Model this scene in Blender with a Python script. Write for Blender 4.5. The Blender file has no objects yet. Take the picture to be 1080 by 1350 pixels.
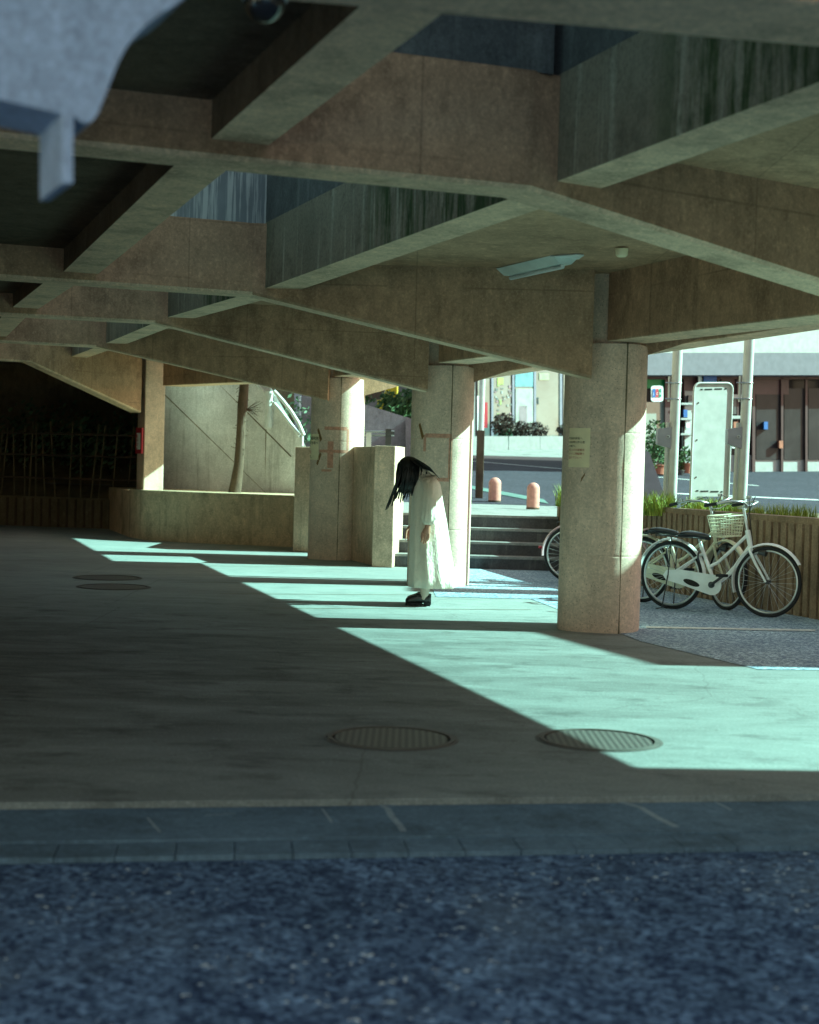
import bpy, bmesh, math, random
from mathutils import Vector, Matrix
random.seed(11)
R = math.radians
sc = bpy.context.scene
COL = sc.collection

# ------------------------------------------------------------------ camera
F = 2000.0; HC = 1.30
cam_d = bpy.data.cameras.new("camera"); cam = bpy.data.objects.new("camera", cam_d); COL.objects.link(cam)
cam_d.sensor_fit = 'VERTICAL'; cam_d.sensor_height = 36; cam_d.lens = 36*F/1350
cam_d.clip_start = 0.05; cam_d.clip_end = 3000
PITCH, ROLL = R(-1.69), R(1.6)
CM = Matrix.Rotation(R(90)+PITCH, 3, 'X') @ Matrix.Rotation(ROLL, 3, 'Z')
cam.matrix_world = Matrix.Translation((0, 0, HC)) @ CM.to_4x4()
cam_d.dof.use_dof = True; cam_d.dof.focus_distance = 14.6; cam_d.dof.aperture_fstop = 2.6
sc.camera = cam

def ray(px, py): return CM @ Vector(((px-540)/F, (675-py)/F, -1))
def H(px, py, h=0.0):
    d = ray(px, py); return Vector((0, 0, HC)) + d*((h-HC)/d.z)
def P(px, py, y):
    d = ray(px, py); return Vector((0, 0, HC)) + d*(y/d.y)

# ------------------------------------------------------------------ materials
class N:
    def __init__(s, name, rough=.85, spec=.3):
        s.m = bpy.data.materials.new(name); s.m.use_nodes = True
        s.t = s.m.node_tree; s.b = s.t.nodes["Principled BSDF"]
        s.b.inputs["Roughness"].default_value = rough; s.b.inputs["Specular IOR Level"].default_value = spec
        g = s.t.nodes.new("ShaderNodeNewGeometry"); s.pos = g.outputs["Position"]; s.nrm = g.outputs["Normal"]
    def nd(s, typ, **kw):
        n = s.t.nodes.new(typ)
        for k, v in kw.items(): setattr(n, k, v)
        return n
    def ln(s, a, b): s.t.links.new(a, b)
    def objpos(s): return s.nd("ShaderNodeTexCoord").outputs["Object"]
    def scale(s, v, xyz, rot=(0,0,0), loc=(0,0,0)):
        n = s.nd("ShaderNodeMapping"); s.ln(v, n.inputs[0]); n.inputs["Scale"].default_value = xyz
        n.inputs["Rotation"].default_value = rot; n.inputs["Location"].default_value = loc
        return n.outputs[0]
    def noise(s, sc_, det=5, v=None, rough=.55, dist=0):
        n = s.nd("ShaderNodeTexNoise"); n.inputs["Scale"].default_value = sc_; n.inputs["Detail"].default_value = det
        n.inputs["Roughness"].default_value = rough; n.inputs["Distortion"].default_value = dist
        s.ln(v if v is not None else s.pos, n.inputs["Vector"]); return n.outputs[0]
    def vor(s, sc_, v=None, out="Distance", feature='F1'):
        n = s.nd("ShaderNodeTexVoronoi", feature=feature); n.inputs["Scale"].default_value = sc_
        s.ln(v if v is not None else s.pos, n.inputs["Vector"]); return n.outputs[out]
    def ramp(s, f, lo, hi, a=0., b=1.):
        n = s.nd("ShaderNodeMapRange"); s.ln(f, n.inputs[0])
        for i, x in zip((1,2,3,4), (lo,hi,a,b)): n.inputs[i].default_value = x
        return n.outputs[0]
    def math(s, op, a, b=0.):
        n = s.nd("ShaderNodeMath", operation=op)
        for i, x in ((0,a),(1,b)):
            if isinstance(x, (int,float)): n.inputs[i].default_value = x
            else: s.ln(x, n.inputs[i])
        return n.outputs[0]
    def sep(s, v):
        n = s.nd("ShaderNodeSeparateXYZ"); s.ln(v, n.inputs[0]); return n.outputs
    def mix(s, f, a, b, mode='MIX'):
        n = s.nd("ShaderNodeMix", data_type='RGBA', blend_type=mode)
        if isinstance(f, (int,float)): n.inputs[0].default_value = f
        else: s.ln(f, n.inputs[0])
        for i, x in ((6,a),(7,b)):
            if isinstance(x, tuple): n.inputs[i].default_value = (*x, 1)
            else: s.ln(x, n.inputs[i])
        return n.outputs[2]
    def col(s, c):
        if isinstance(c, tuple): s.b.inputs["Base Color"].default_value = (*c, 1)
        else: s.ln(c, s.b.inputs["Base Color"])
    def bump(s, h, dist=.01, st=.5):
        n = s.nd("ShaderNodeBump"); n.inputs["Strength"].default_value = st; n.inputs["Distance"].default_value = dist
        s.ln(h, n.inputs["Height"]); s.ln(n.outputs[0], s.b.inputs["Normal"])

def mul(c, k): return tuple(x*k for x in c)

def concrete(name, c, pits=False, streak=.5, rough=.9, var=.4, stain=(.05,.04,.025), seams=None, lines=0, grime=.75, grain=.42):
    n = N(name, rough, .2)
    big = n.noise(.9, 7, rough=.65); mid = n.noise(5, 6, rough=.7); fine = n.noise(70, 3)
    a = n.mix(n.ramp(big, .3, .7), mul(c, 1-var), mul(c, 1+var*.55))
    a = n.mix(n.ramp(mid, .35, .7, 0, .55), a, mul(c, .62))
    st = n.noise(1, 5, n.scale(n.pos, (7, 7, .55)), rough=.6)
    a = n.mix(n.ramp(st, .55, .78, 0, streak), a, stain)
    st2 = n.noise(1, 4, n.scale(n.pos, (11, 11, .8), loc=(3,7,1)), rough=.6)
    a = n.mix(n.ramp(st2, .6, .8, 0, streak*.5), a, mul(c, 1.5))
    a = n.mix(n.ramp(fine, .3, .75, 0, .35), a, mul(c, .55))
    gr = n.noise(1.9, 9, n.scale(n.pos, (1, 1, .8), loc=(11, 4, 2)), rough=.72)
    a = n.mix(n.ramp(gr, .5, .68, 0, grime), a, mul(c, .3))
    g2 = n.noise(12, 8, n.scale(n.pos, (1, 1, .6), loc=(3, 14, 5)), rough=.75)
    a = n.mix(n.ramp(g2, .52, .72, 0, grime*.8), a, mul(c, .35)); a = n.mix(n.ramp(g2, .45, .3, 0, grime*.6), a, mul(c, 1.45))
    gg = n.noise(48, 4, rough=.8); a = n.mix(n.ramp(gg, .5, .7, 0, grain), a, mul(c, .3)); a = n.mix(n.ramp(gg, .46, .28, 0, grain), a, mul(c, 1.6))
    if lines:
        px = n.math('FRACT', n.math('MULTIPLY', n.sep(n.pos)[0], .56)); a = n.mix(n.math('MULTIPLY', n.math('LESS_THAN', px, .006), .35), a, mul(c, .25))
    h = n.math('ADD', n.math('MULTIPLY', mid, .7), n.math('MULTIPLY', fine, .35))
    if lines:                      # faint shutter-board lines of the formwork
        z = n.sep(n.pos)[2]
        fr = n.math('FRACT', n.math('MULTIPLY', z, lines))
        lm = n.math('MULTIPLY', n.math('LESS_THAN', fr, .03), n.ramp(n.noise(1.7, 2), .4, .6, 0, .5))
        a = n.mix(lm, a, mul(c, .35))
    if pits:
        d = n.vor(42); pm = n.math('MULTIPLY', n.math('LESS_THAN', d, .16), n.math('GREATER_THAN', n.noise(3.1, 3), .5))
        a = n.mix(n.math('MULTIPLY', pm, .75), a, mul(c, .22))
        h = n.math('SUBTRACT', h, n.math('MULTIPLY', pm, .8))
    n.col(a); n.bump(h, .006, .6); return n.m

M = {}
WARM = (.40, .325, .235)
M['deck'] = concrete("deck_concrete", (.62, .385, .245), streak=.45, lines=2.2)
M['under'] = concrete("bounce_lit_soffit", (.95, .68, .48), streak=.2, var=.2)  # paler copy of deck concrete: bounce light put into the undersides' colour
M["deck_shaded"] = concrete("shaded_deck_concrete", (.17,.125,.085), streak=.3)  # darker copy of deck concrete: shade left of the slot put into colour
M['column'] = concrete("column_concrete", (.88, .665, .53), grime=.42, grain=.38, pits=True, streak=.3, var=.22)
M['wallc'] = concrete("wall_concrete", (.90, .64, .46), pits=True, streak=.75, var=.3)
M['planter'] = concrete("planter_concrete", (.80, .60, .40), pits=True, streak=.7, var=.35)
M['upstand'] = concrete("grey_blue_upstand", (.135, .145, .15), streak=.35, stain=(.5,.52,.5), var=.25)
M['back'] = concrete("stained_backwall", (.90, .89, .90), grime=.3, streak=.7, stain=(.12,.115,.11), var=.4)
M['purple'] = concrete("mauve_concrete", (.25, .19, .21), streak=.6, var=.3)
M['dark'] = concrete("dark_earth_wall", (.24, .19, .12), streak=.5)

def floor_mat():
    n = N("floor_concrete", .85, .25)
    c = (.34, .385, .375)
    big = n.noise(.55, 8, n.scale(n.pos, (.7, 1.4, 1)), rough=.62, dist=.4); mid = n.noise(3.5, 7, rough=.7); fine = n.noise(160, 3)
    a = n.mix(n.ramp(big, .32, .68), mul(c, .72), mul(c, 1.1))
    a = n.mix(n.ramp(mid, .4, .75, 0, .4), a, mul(c, .72))
    # oil and tyre soiling, spread wide to put the left floor's shade into colour
    p = n.sep(n.pos)
    dx = n.math('MULTIPLY', n.math('ADD', p[0], 1.9), .27); dy = n.math('MULTIPLY', n.math('ADD', p[1], -9.6), .30)
    dd = n.math('ADD', n.math('MULTIPLY', dx, dx), n.math('MULTIPLY', dy, dy))
    soil_shade = n.math('MULTIPLY', n.ramp(dd, 0, 2.2, 1, 0), n.ramp(n.noise(1.3, 8, n.scale(n.pos, (.6, 1.7, 1), rot=(0,0,.25)), rough=.68, dist=.8), .34, .58, .42, 1))
    a = n.mix(n.math('MULTIPLY', soil_shade, .88), a, (.045, .045, .042))
    # thin hairline cracks
    cr = n.vor(.55, n.mix(.25, n.pos, n.noise(2.2, 4)), feature='DISTANCE_TO_EDGE')
    a = n.mix(n.math('MULTIPLY', n.math('LESS_THAN', cr, .002), .35), a, (.06,.055,.05))
    a = n.mix(n.ramp(fine, .3, .75, 0, .28), a, mul(c, .5))
    gg = n.noise(62, 4, rough=.8); a = n.mix(n.ramp(gg, .5, .7, 0, .6), a, mul(c, .35)); a = n.mix(n.ramp(gg, .46, .28, 0, .5), a, mul(c, 1.5))
    st_ = n.noise(2.6, 9, n.scale(n.pos, (.8, 1.3, 1), loc=(5, 2, 0)), rough=.72); a = n.mix(n.math('MULTIPLY', n.ramp(st_, .52, .66), n.ramp(dd, 0, 3.2, .8, .18)), a, (.05, .052, .05))
    sc_ = n.noise(9, 8, n.scale(n.pos, (.35, 1.2, 1), rot=(0,0,.12)), rough=.75); a = n.mix(n.ramp(sc_, .5, .72, 0, .6), a, mul(c, .4)); a = n.mix(n.ramp(sc_, .42, .28, 0, .4), a, mul(c, 1.3))
    sp = n.math('LESS_THAN', n.vor(5), .045); a = n.mix(n.math('MULTIPLY', sp, .6), a, (.07,.06,.05))
    n.col(a); n.bump(n.math('ADD', mid, n.math('MULTIPLY', fine, .4)), .005, .5); return n.m
M['floor'] = floor_mat()

def asphalt(name, lo, hi, s1, spk=.0, patch=(.0,.0,.0), pk=.0, flat=1.):
    n = N(name, .9, .2)
    v = n.scale(n.pos, (flat, 1, 1))
    cell = n.nd("ShaderNodeTexVoronoi"); cell.inputs["Scale"].default_value = s1; n.ln(v, cell.inputs["Vector"])
    cv = n.sep(cell.outputs["Color"])[0]
    big = n.noise(.8, 6)
    f = n.math('MULTIPLY', n.math('POWER', cv, 1.8), n.ramp(big, .3, .7, .45, 1.1))
    a = n.mix(f, lo, hi)
    if spk: a = n.mix(n.math('MULTIPLY', n.math('GREATER_THAN', n.noise(26, 3, v), .72), spk), a, (.45,.5,.52))
    if pk: a = n.mix(n.ramp(n.noise(.9, 6, n.scale(n.pos, (1,.6,1))), .5, .72, 0, pk), a, patch)
    n.col(a); n.bump(n.math('ADD', cv, n.noise(90, 3)), .006, .7); return n.m
def road_near():
    n = N("foreground_asphalt", .9, .2)
    cell = n.nd("ShaderNodeTexVoronoi"); cell.inputs["Scale"].default_value = 78; n.ln(n.pos, cell.inputs["Vector"]); cv = n.sep(cell.outputs["Color"])[0]
    c2 = n.nd("ShaderNodeTexVoronoi"); c2.inputs["Scale"].default_value = 38; n.ln(n.pos, c2.inputs["Vector"]); cw = n.sep(c2.outputs["Color"])[1]
    f = n.math('ADD', n.math('MULTIPLY', n.math('POWER', cv, 1.6), .55), n.math('MULTIPLY', n.math('POWER', cw, 2.2), .5))
    f = n.math('MULTIPLY', f, n.ramp(n.noise(7, 7, rough=.7), .3, .7, .35, 1.15))
    a = n.mix(f, (.003, .015, .06), (.33, .53, .80))
    big = n.noise(.9, 7, n.scale(n.pos, (1, .7, 1)), rough=.65)
    a = n.mix(n.ramp(big, .5, .72, 0, .5), a, (.20, .27, .33)); a = n.mix(n.ramp(big, .46, .3, 0, .6), a, (.012, .03, .06))
    sp = n.math('MULTIPLY', n.math('GREATER_THAN', n.noise(30, 2), .69), n.math('GREATER_THAN', n.noise(1.7, 3), .5))
    a = n.mix(n.math('MULTIPLY', sp, .9), a, (.85,.95,.97))
    n.col(a); n.bump(n.math('ADD', cv, cw), .006, .7); return n.m
M['road_near'] = road_near()
M['parking'] = asphalt("parking_asphalt", (.15, .21, .30), (.74, .92, .98), 60)
M['road_far'] = asphalt("street_asphalt", (.04, .036, .05), (.085, .075, .10), 25)
M['gutter'] = concrete("gutter_concrete", (.17, .27, .36), streak=0, var=.45, grime=.8)
M['gutter_crack'] = concrete('pale_crack_filler', (.36,.46,.52), streak=0, var=.3, grime=.3)
M['pave'] = concrete("pavement", (.36, .345, .335), streak=0, var=.15)

def mossy():
    n = N("rain_stained_concrete", .85, .3)
    c = (.28, .245, .185)
    v = n.scale(n.pos, (4, 4, .35))
    a = n.mix(n.ramp(n.noise(1.2, 6), .3, .7), mul(c, .7), mul(c, 1.15))
    s1 = n.noise(1.3, 6, n.scale(n.pos, (5, 5, .3)), rough=.7)
    a = n.mix(n.ramp(s1, .54, .66, 0, .6), a, (.6, .57, .46))
    y = n.math('ADD', n.sep(n.pos)[1], n.math('MULTIPLY', n.noise(1.5, 2, n.scale(n.pos, (1, 1, .3))), .5)); zone = None
    for yc, hw_ in ((8.9, 1.35), (5.7, 1.15), (13.4, 1.3), (17.3, 1.2)):
        z_ = n.ramp(n.math('ABSOLUTE', n.math('ADD', y, -yc)), hw_, hw_*.62)
        zone = z_ if zone is None else n.math('MAXIMUM', zone, z_)
    s2 = n.noise(1.6, 6, n.scale(n.pos, (4.2, 4.2, .42), loc=(5, 1, 0)), rough=.72, dist=.5)
    s2 = n.math('ADD', s2, n.math('MULTIPLY', n.math('ADD', n.noise(16, 6, n.scale(n.pos, (1,1,.4)), rough=.7), -.5), .35))
    mm = n.math('MULTIPLY', n.ramp(s2, .42, .56), zone)
    a = n.mix(mm, a, n.mix(n.noise(6, 3), (.014, .032, .008), (.05, .095, .02)))
    s3 = n.noise(2.2, 5, n.scale(n.pos, (6, 6, .25), loc=(1, 9, 0)), rough=.6)
    a = n.mix(n.math('MULTIPLY', n.ramp(s3, .62, .7, 0, .7), zone), a, (.5, .5, .4))
    a = n.mix(n.ramp(n.noise(45, 4, rough=.8), .45, .7, 0, .5), a, (.05,.05,.035)); a = n.mix(n.ramp(n.noise(4, 8, rough=.75), .52, .7, 0, .6), a, (.06,.055,.04))
    n.col(a); n.bump(n.noise(30, 4), .006, .5); return n.m
M['moss'] = mossy()
def dripwhite():
    n = N("lime_streaked_concrete", .85, .3)
    c = (.27, .30, .32)
    a = n.mix(n.ramp(n.noise(1.4, 6), .3, .7), mul(c, .65), mul(c, 1.2))
    s1 = n.noise(2.5, 5, n.scale(n.pos, (9, 9, .4)), rough=.65)
    a = n.mix(n.ramp(s1, .5, .6, 0, .7), a, (.7, .72, .7))
    n.col(a); n.bump(n.noise(30, 4), .005, .5); return n.m
M['drip'] = dripwhite()

def plain(name, c, rough=.5, metal=0., spec=.4, var=.12, scale=6):
    n = N(name, rough, spec); n.b.inputs["Metallic"].default_value = metal
    f = n.noise(scale, 5, n.objpos())
    n.col(n.mix(n.ramp(f, .3, .7), mul(c, 1-var), mul(c, 1+var))); return n.m
M['black_rubber'] = plain("black_rubber", (.018,.018,.02), .75)
M['black_leather'] = plain("black_leather", (.015,.014,.015), .32, spec=.6)
M['steel'] = plain("steel", (.55,.56,.57), .3, .9)
M['dark_steel'] = plain("dark_steel", (.09,.09,.095), .45, .8)
M['white_bike'] = plain("white_bicycle_paint", (.88,.90,.90), .3, spec=.6)
M['cream_bike'] = plain("cream_bicycle_paint", (.70,.68,.50), .35, spec=.6)
M['pink_bike'] = plain("pale_pink_bicycle_paint", (.62,.40,.44), .35, spec=.6)
M['wire'] = plain("grey_wire", (.55,.55,.5), .4, .5)
M['white_paint'] = plain("white_paint", (.72,.75,.74), .5)
M['line_paint'] = plain("worn_line_paint", (.62,.62,.6), .8, var=.3, scale=20)
M['pole_paint'] = plain("grey_white_pole_paint", (.50,.48,.47), .45)
M['grey_box'] = plain("grey_bracket_paint", (.30,.29,.34), .6)
M['pink_stone'] = plain("pink_bollard_paint", (.62,.27,.22), .8, var=.18, scale=14)
M['teal_paint'] = plain("teal_road_paint", (.12,.20,.18), .8, var=.25)
M['red'] = plain("red_paint", (.36,.008,.022), .5)
M['maroon'] = plain("maroon_frame", (.075,.028,.03), .5)
M['lightfascia'] = plain("grey_fascia", (.17,.15,.18), .6)
M['green_sign'] = plain("green_sign", (.01,.24,.07), .5)
M['blue_sign'] = plain("blue_sign", (.02,.11,.36), .5)
M['cardgreen'] = plain("emblem_green", (.01,.20,.12), .5)
M['cardred'] = plain("emblem_red", (.5,.04,.06), .5)
M['yellow'] = plain("yellow_paint", (.62,.42,.02), .6)
M['terracotta'] = plain("terracotta", (.40,.14,.09), .85)
M['brown_tape'] = plain("brown_tape", (.22,.11,.035), .6)
M['pink_tape'] = plain("faded_red_chalk", (.58,.29,.21), .95, var=.25, scale=30)
M['notice'] = plain("aged_paper", (.88,.74,.50), .8)
M['ink_black'] = plain("black_ink", (.02,.018,.015), .8)
M['ink_red'] = plain("red_ink", (.42,.045,.025), .8)
M['hair'] = plain("black_hair", (.006,.0055,.006), .38, spec=.5)
M['skin'] = plain("skin", (.50,.25,.17), .5)
M['sock'] = plain("pale_sock", (.62,.53,.45), .8)
M['bark'] = concrete("bark", (.15,.105,.075), streak=.7, var=.4)
M['bamboo'] = plain("old_bamboo", (.17,.13,.07), .6, var=.4)
M['mullion'] = plain("pale_blue_mullion", (.21,.20,.26), .4)
M['stucco'] = concrete("pale_blue_stucco", (.36,.45,.62), streak=0, var=.12)
M['globe'] = plain("dark_glossy_dome", (.012,.012,.014), .06, spec=.8)
M['tube_light'] = plain("white_light_fitting", (.75,.80,.76), .4)
M['cardwhite'] = plain("emblem_white", (.75,.76,.75), .5)
M['shelf_grey'] = plain("shelf_grey", (.38,.37,.36), .6)
M['bldg_white'] = plain("white_building_wall", (.27,.25,.25), .7)
M['bldg_grey'] = plain("grey_building_wall", (.42,.40,.37), .8)

def glass(name, c, rough=.12):
    n = N(name, rough, .8)
    f = n.noise(.9, 4, n.objpos(), dist=.6)
    n.col(n.mix(n.ramp(f, .35, .65), mul(c, .75), mul(c, 1.2))); return n.m
M['shop_glass'] = glass("pale_shop_glass", (.135,.165,.165))
M['dark_glass'] = glass("dark_shop_glass", (.05,.04,.042), .3); M['dark_glass'].node_tree.nodes["Principled BSDF"].inputs["Specular IOR Level"].default_value = .12
M['green_glass'] = glass("greenish_door_glass", (.25,.30,.29))

def leafm(name, lo, hi):
    n = N(name, .6, .3)
    n.col(n.mix(n.ramp(n.noise(9, 3), .35, .65), lo, hi)); n.b.inputs["Subsurface Weight"].default_value = 0
    return n.m
M['leaf'] = leafm("tree_leaf", (.03,.075,.03), (.09,.16,.05))
M['leaf_dark'] = leafm("shade_leaf", (.05,.11,.06), (.10,.18,.09))
M['shrub_brown'] = leafm("brown_shrub_leaf", (.055,.04,.035), (.12,.085,.07))
M['shrub_green'] = leafm("green_shrub_leaf", (.03,.09,.05), (.06,.17,.09))
M['grass'] = leafm("bright_grass", (.13,.20,.025), (.40,.44,.07))

def fabric():
    n = N("ivory_linen", .9, .15)
    o = n.objpos(); c = (.84,.74,.62)
    a = n.mix(n.ramp(n.noise(5, 5, o), .3, .7), mul(c, .9), mul(c, 1.06))
    eyel = n.vor(38, n.scale(o, (1, 1, 1)))
    a = n.mix(n.math('MULTIPLY', n.math('LESS_THAN', eyel, .2), .25), a, mul(c, .6))
    n.col(a); n.bump(n.math('ADD', n.noise(9, 4, n.scale(o, (3, 3, .6))), n.math('MULTIPLY', n.math('ADD', n.math('MULTIPLY', eyel, .15), n.noise(3.2, 5, n.scale(o, (3.5, 3.5, .55)), dist=1.2)), 1.2)), .024, .6)
    n.b.inputs["Sheen Weight"].default_value = .2
    return n.m
M['dress'] = fabric()
def cover():
    n = N("cast_iron_checker", .55, .5); n.b.inputs["Metallic"].default_value = .15
    v = n.scale(n.pos, (1, 1, 0), rot=(0, 0, R(45)))
    ch = n.nd("ShaderNodeTexChecker"); ch.inputs["Scale"].default_value = 44; n.ln(v, ch.inputs["Vector"])
    n.col(n.mix(ch.outputs["Fac"], (.045,.043,.04), (.15,.142,.13)))
    n.bump(ch.outputs["Fac"], .006, .9); return n.m
M['iron'] = cover()
M['iron_ring'] = plain("iron_ring", (.11,.105,.095), .7, .1)

# ------------------------------------------------------------------ mesh helper
def wloc(o):
    v = Vector((0, 0, 0))
    while o is not None: v += o.location; o = o.parent
    return v

class MB:
    def __init__(s): s.v = []; s.f = []
    def add(s, vs, fs):
        b = len(s.v); s.v += [Vector(x) for x in vs]; s.f += [tuple(b+i for i in f) for f in fs]; return s
    def hexa(s, a):   # bottom 4 (ccw), top 4
        return s.add(a, [(3,2,1,0),(4,5,6,7),(0,1,5,4),(1,2,6,5),(2,3,7,6),(3,0,4,7)])
    def box(s, c, d, rz=0, m=None):
        q = []
        for z in (-1, 1):
            for x, y in ((-1,-1),(1,-1),(1,1),(-1,1)): q.append(Vector((x*d[0]/2, y*d[1]/2, z*d[2]/2)))
        mm = m or Matrix.Rotation(rz, 3, 'Z')
        return s.hexa([mm @ p + Vector(c) for p in q])
    def prism(s, poly, ext):   # planar polygon extruded by a vector
        n = len(poly); ext = Vector(ext); vs = [Vector(p) for p in poly] + [Vector(p)+ext for p in poly]
        return s.add(vs, [tuple(range(n-1, -1, -1)), tuple(range(n, 2*n))] + [(i, (i+1) % n, (i+1) % n+n, i+n) for i in range(n)])
    def sheet(s, poly): return s.add(poly, [tuple(range(len(poly)))])
    def tube(s, pts, r, n=8, caps=True, flat=1.0):
        pts = [Vector(p) for p in pts]; rs = r if isinstance(r, (list, tuple)) else [r]*len(pts)
        rings = []; up = None
        for i, p in enumerate(pts):
            t = (pts[min(i+1, len(pts)-1)]-pts[max(i-1, 0)]).normalized()
            if up is None: up = Vector((0,0,1)) if abs(t.z) < .9 else Vector((0,1,0))
            x = t.cross(up)
            if x.length < 1e-4: x = t.cross(Vector((1, .3, 0)))
            x.normalize(); up = x.cross(t).normalized()
            rings.append([p + x*math.cos(2*math.pi*k/n)*rs[i] + up*math.sin(2*math.pi*k/n)*rs[i]*flat for k in range(n)])
        return s.rings(rings, caps)
    def rings(s, rings, caps=True, close=False):
        n = len(rings[0]); vs = [p for r in rings for p in r]; fs = []
        m = len(rings)
        for i in range(m if close else m-1):
            j = (i+1) % m
            for k in range(n): fs.append((i*n+k, i*n+(k+1) % n, j*n+(k+1) % n, j*n+k))
        if caps and not close: fs += [tuple(range(n-1, -1, -1)), tuple(range((m-1)*n, m*n))]
        return s.add(vs, fs)
    def torus(s, c, R_, r, m, n1=40, n2=8, a0=0, a1=2*math.pi, rr=None):   # m: 3x3 whose XZ plane holds the ring
        full = abs(a1-a0-2*math.pi) < 1e-6; rings = []
        for i in range(n1 if full else n1+1):
            a = a0+(a1-a0)*i/n1
            d = Vector((math.cos(a), 0, math.sin(a))); q = []
            for k in range(n2):
                b = 2*math.pi*k/n2
                q.append(Vector(c) + m @ (d*(R_+r*math.cos(b)) + Vector((0, (rr or r)*math.sin(b), 0))))
            rings.append(q)
        return s.rings(rings, True, full)
    def lathe(s, c, prof, n=24):
        return s.rings([[Vector(c)+Vector((r*math.cos(2*math.pi*k/n), r*math.sin(2*math.pi*k/n), z)) for k in range(n)] for r, z in prof])
    def build(s, name, mat, parent=None, smooth=None, bevel=0, local=False):
        off = Vector((0,0,0)) if (parent is None or local) else wloc(parent)
        me = bpy.data.meshes.new(name); me.from_pydata([tuple(v-off) for v in s.v], [], s.f)
        bm = bmesh.new(); bm.from_mesh(me); bmesh.ops.recalc_face_normals(bm, faces=bm.faces)
        if bevel: 
            es = [e for e in bm.edges if len(e.link_faces) == 2 and e.calc_face_angle(0) > R(30)]
            bmesh.ops.bevel(bm, geom=es, offset=bevel, segments=2, affect='EDGES', profile=.6)
        bm.to_mesh(me); bm.free()
        if smooth is not None:
            for p in me.polygons: p.use_smooth = True
            me.set_sharp_from_angle(angle=R(smooth))
        me.materials.append(M[mat] if isinstance(mat, str) else mat)
        o = bpy.data.objects.new(name, me); COL.objects.link(o)
        if parent is not None: o.parent = parent
        return o

def tag(o, label=None, cat=None, group=None, kind=None):
    if label: o["label"] = label
    if cat: o["category"] = cat
    if group: o["group"] = group
    if kind: o["kind"] = kind
    return o
def thing(name, label, cat, loc=(0,0,0), group=None, rz=0):
    o = bpy.data.objects.new(name, None); COL.objects.link(o); o.location = loc; o.rotation_euler = (0,0,rz)
    o.empty_display_size = .1
    return tag(o, label, cat, group)
def struct(name, mb, mat): return tag(mb.build(name, mat), kind='structure')

def text_mesh(name, body, mat, parent, origin, xdir, ydir, size, align='LEFT', local_depth=.0008):
    cu = bpy.data.curves.new(name, 'FONT'); cu.body = body; cu.size = size; cu.align_x = align; cu.extrude = local_depth
    ob = bpy.data.objects.new(name, cu); COL.objects.link(ob)
    dg = bpy.context.evaluated_depsgraph_get(); me = bpy.data.meshes.new_from_object(ob.evaluated_get(dg))
    bpy.data.objects.remove(ob); me.name = name
    x = Vector(xdir).normalized(); y = Vector(ydir).normalized(); z = x.cross(y)
    mm = Matrix((x, y, z)).transposed(); off = wloc(parent) if parent else Vector()
    for v in me.vertices: v.co = mm @ v.co + Vector(origin) - off
    me.materials.clear(); me.materials.append(M[mat])
    o = bpy.data.objects.new(name, me); COL.objects.link(o); o.parent = parent; return o

# ================================================================== SETTING
struct("ground", MB().sheet([(-900,-300,-.12),(900,-300,-.12),(900,1500,-.12),(-900,1500,-.12)]), 'dark')
# kerb line from the photograph
ka, kb = H(90, 1057), H(990, 1048)
kd = (kb-ka).normalized(); kn = Vector((-kd.y, kd.x, 0))
def kl(t, off, z=0): q = ka + kd*t + kn*off; return Vector((q.x, q.y, z))
struct("concrete_floor", MB().prism([kl(-12,0,-.1), kl(11,0,-.1), Vector((9.5, 10.6, -.1)), Vector((4.2, 10.75, -.1)), Vector((1.2, 20.4, -.1)), Vector((1.2, 34, -.1)), Vector((-13, 34, -.1))], (0,0,.1)), 'floor')
struct("parking_asphalt", MB().prism([kl(4.02,0,-.1), kl(18,0,-.1), Vector((14, 12, -.1)), Vector((3, 21.0, -.1)), Vector((1.21, 21.0, -.1)), Vector((1.21, 20.4, -.1)), Vector((5.61,7.4,-.1))], (0,0,.096)), 'parking')
# asphalt strip laid between the columns, over the concrete
a1 = [H(845,846), H(990,889), H(1150,942)]; 
struct("parking_strip", MB().sheet([Vector((p.x, p.y, .004)) for p in (H(845,846), H(1000,883), Vector((4.3,10.45,0)), Vector((8,10.55,0)), Vector((8,13,0)), Vector((2.9,17,0)), Vector((1.9,21,0)), Vector((.15,21,0)), H(575,787), H(700,790), H(742,806))]), 'parking')
gw, tw = .50, .20
struct("gutter", MB().prism([kl(-12,-.012,-.1), kl(22,-.012,-.1), kl(22,-gw,-.1), kl(-12,-gw,-.1)], (0,0,.075)), 'gutter')
mb = MB(); t = -10.
while t < 14:
    mb.prism([kl(t,-gw-.012,-.1), kl(t+.196,-gw-.012,-.1), kl(t+.186,-gw-tw,-.1), kl(t-.01,-gw-tw,-.1)], (0,0,.069+random.uniform(-.001,.0015))); t += .2
struct("gutter_blocks", mb, 'gutter')
struct("road", MB().prism([kl(-25,-gw-tw-.01,-.11), kl(40,-gw-tw-.01,-.11), kl(40,-30,-.11), kl(-25,-30,-.11)], (0,0,.062)), 'road_near')
mb = MB()
def scar(pts, w):
    for (a, b) in zip(pts, pts[1:]):
        p, q = H(*a, -.024), H(*b, -.024); d = (q-p).normalized(); n_ = Vector((-d.y, d.x, 0))*w/2; mb.sheet([p-n_, q-n_, q+n_*.7, p+n_*.7])
scar([(497,1058),(512,1066),(517,1076),(528,1088),(533,1096)], .03); scar([(505,1060),(520,1062)], .025); scar([(815,1056),(845,1064),(868,1078),(893,1090)], .035); scar([(195,1078),(205,1090),(212,1097)], .012); scar([(425,1066),(438,1084)], .012); scar([(930,1050),(965,1068)], .012); scar([(270,1075),(310,1072)], .01)
struct("gutter_cracks", mb, 'gutter_crack')
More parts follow.
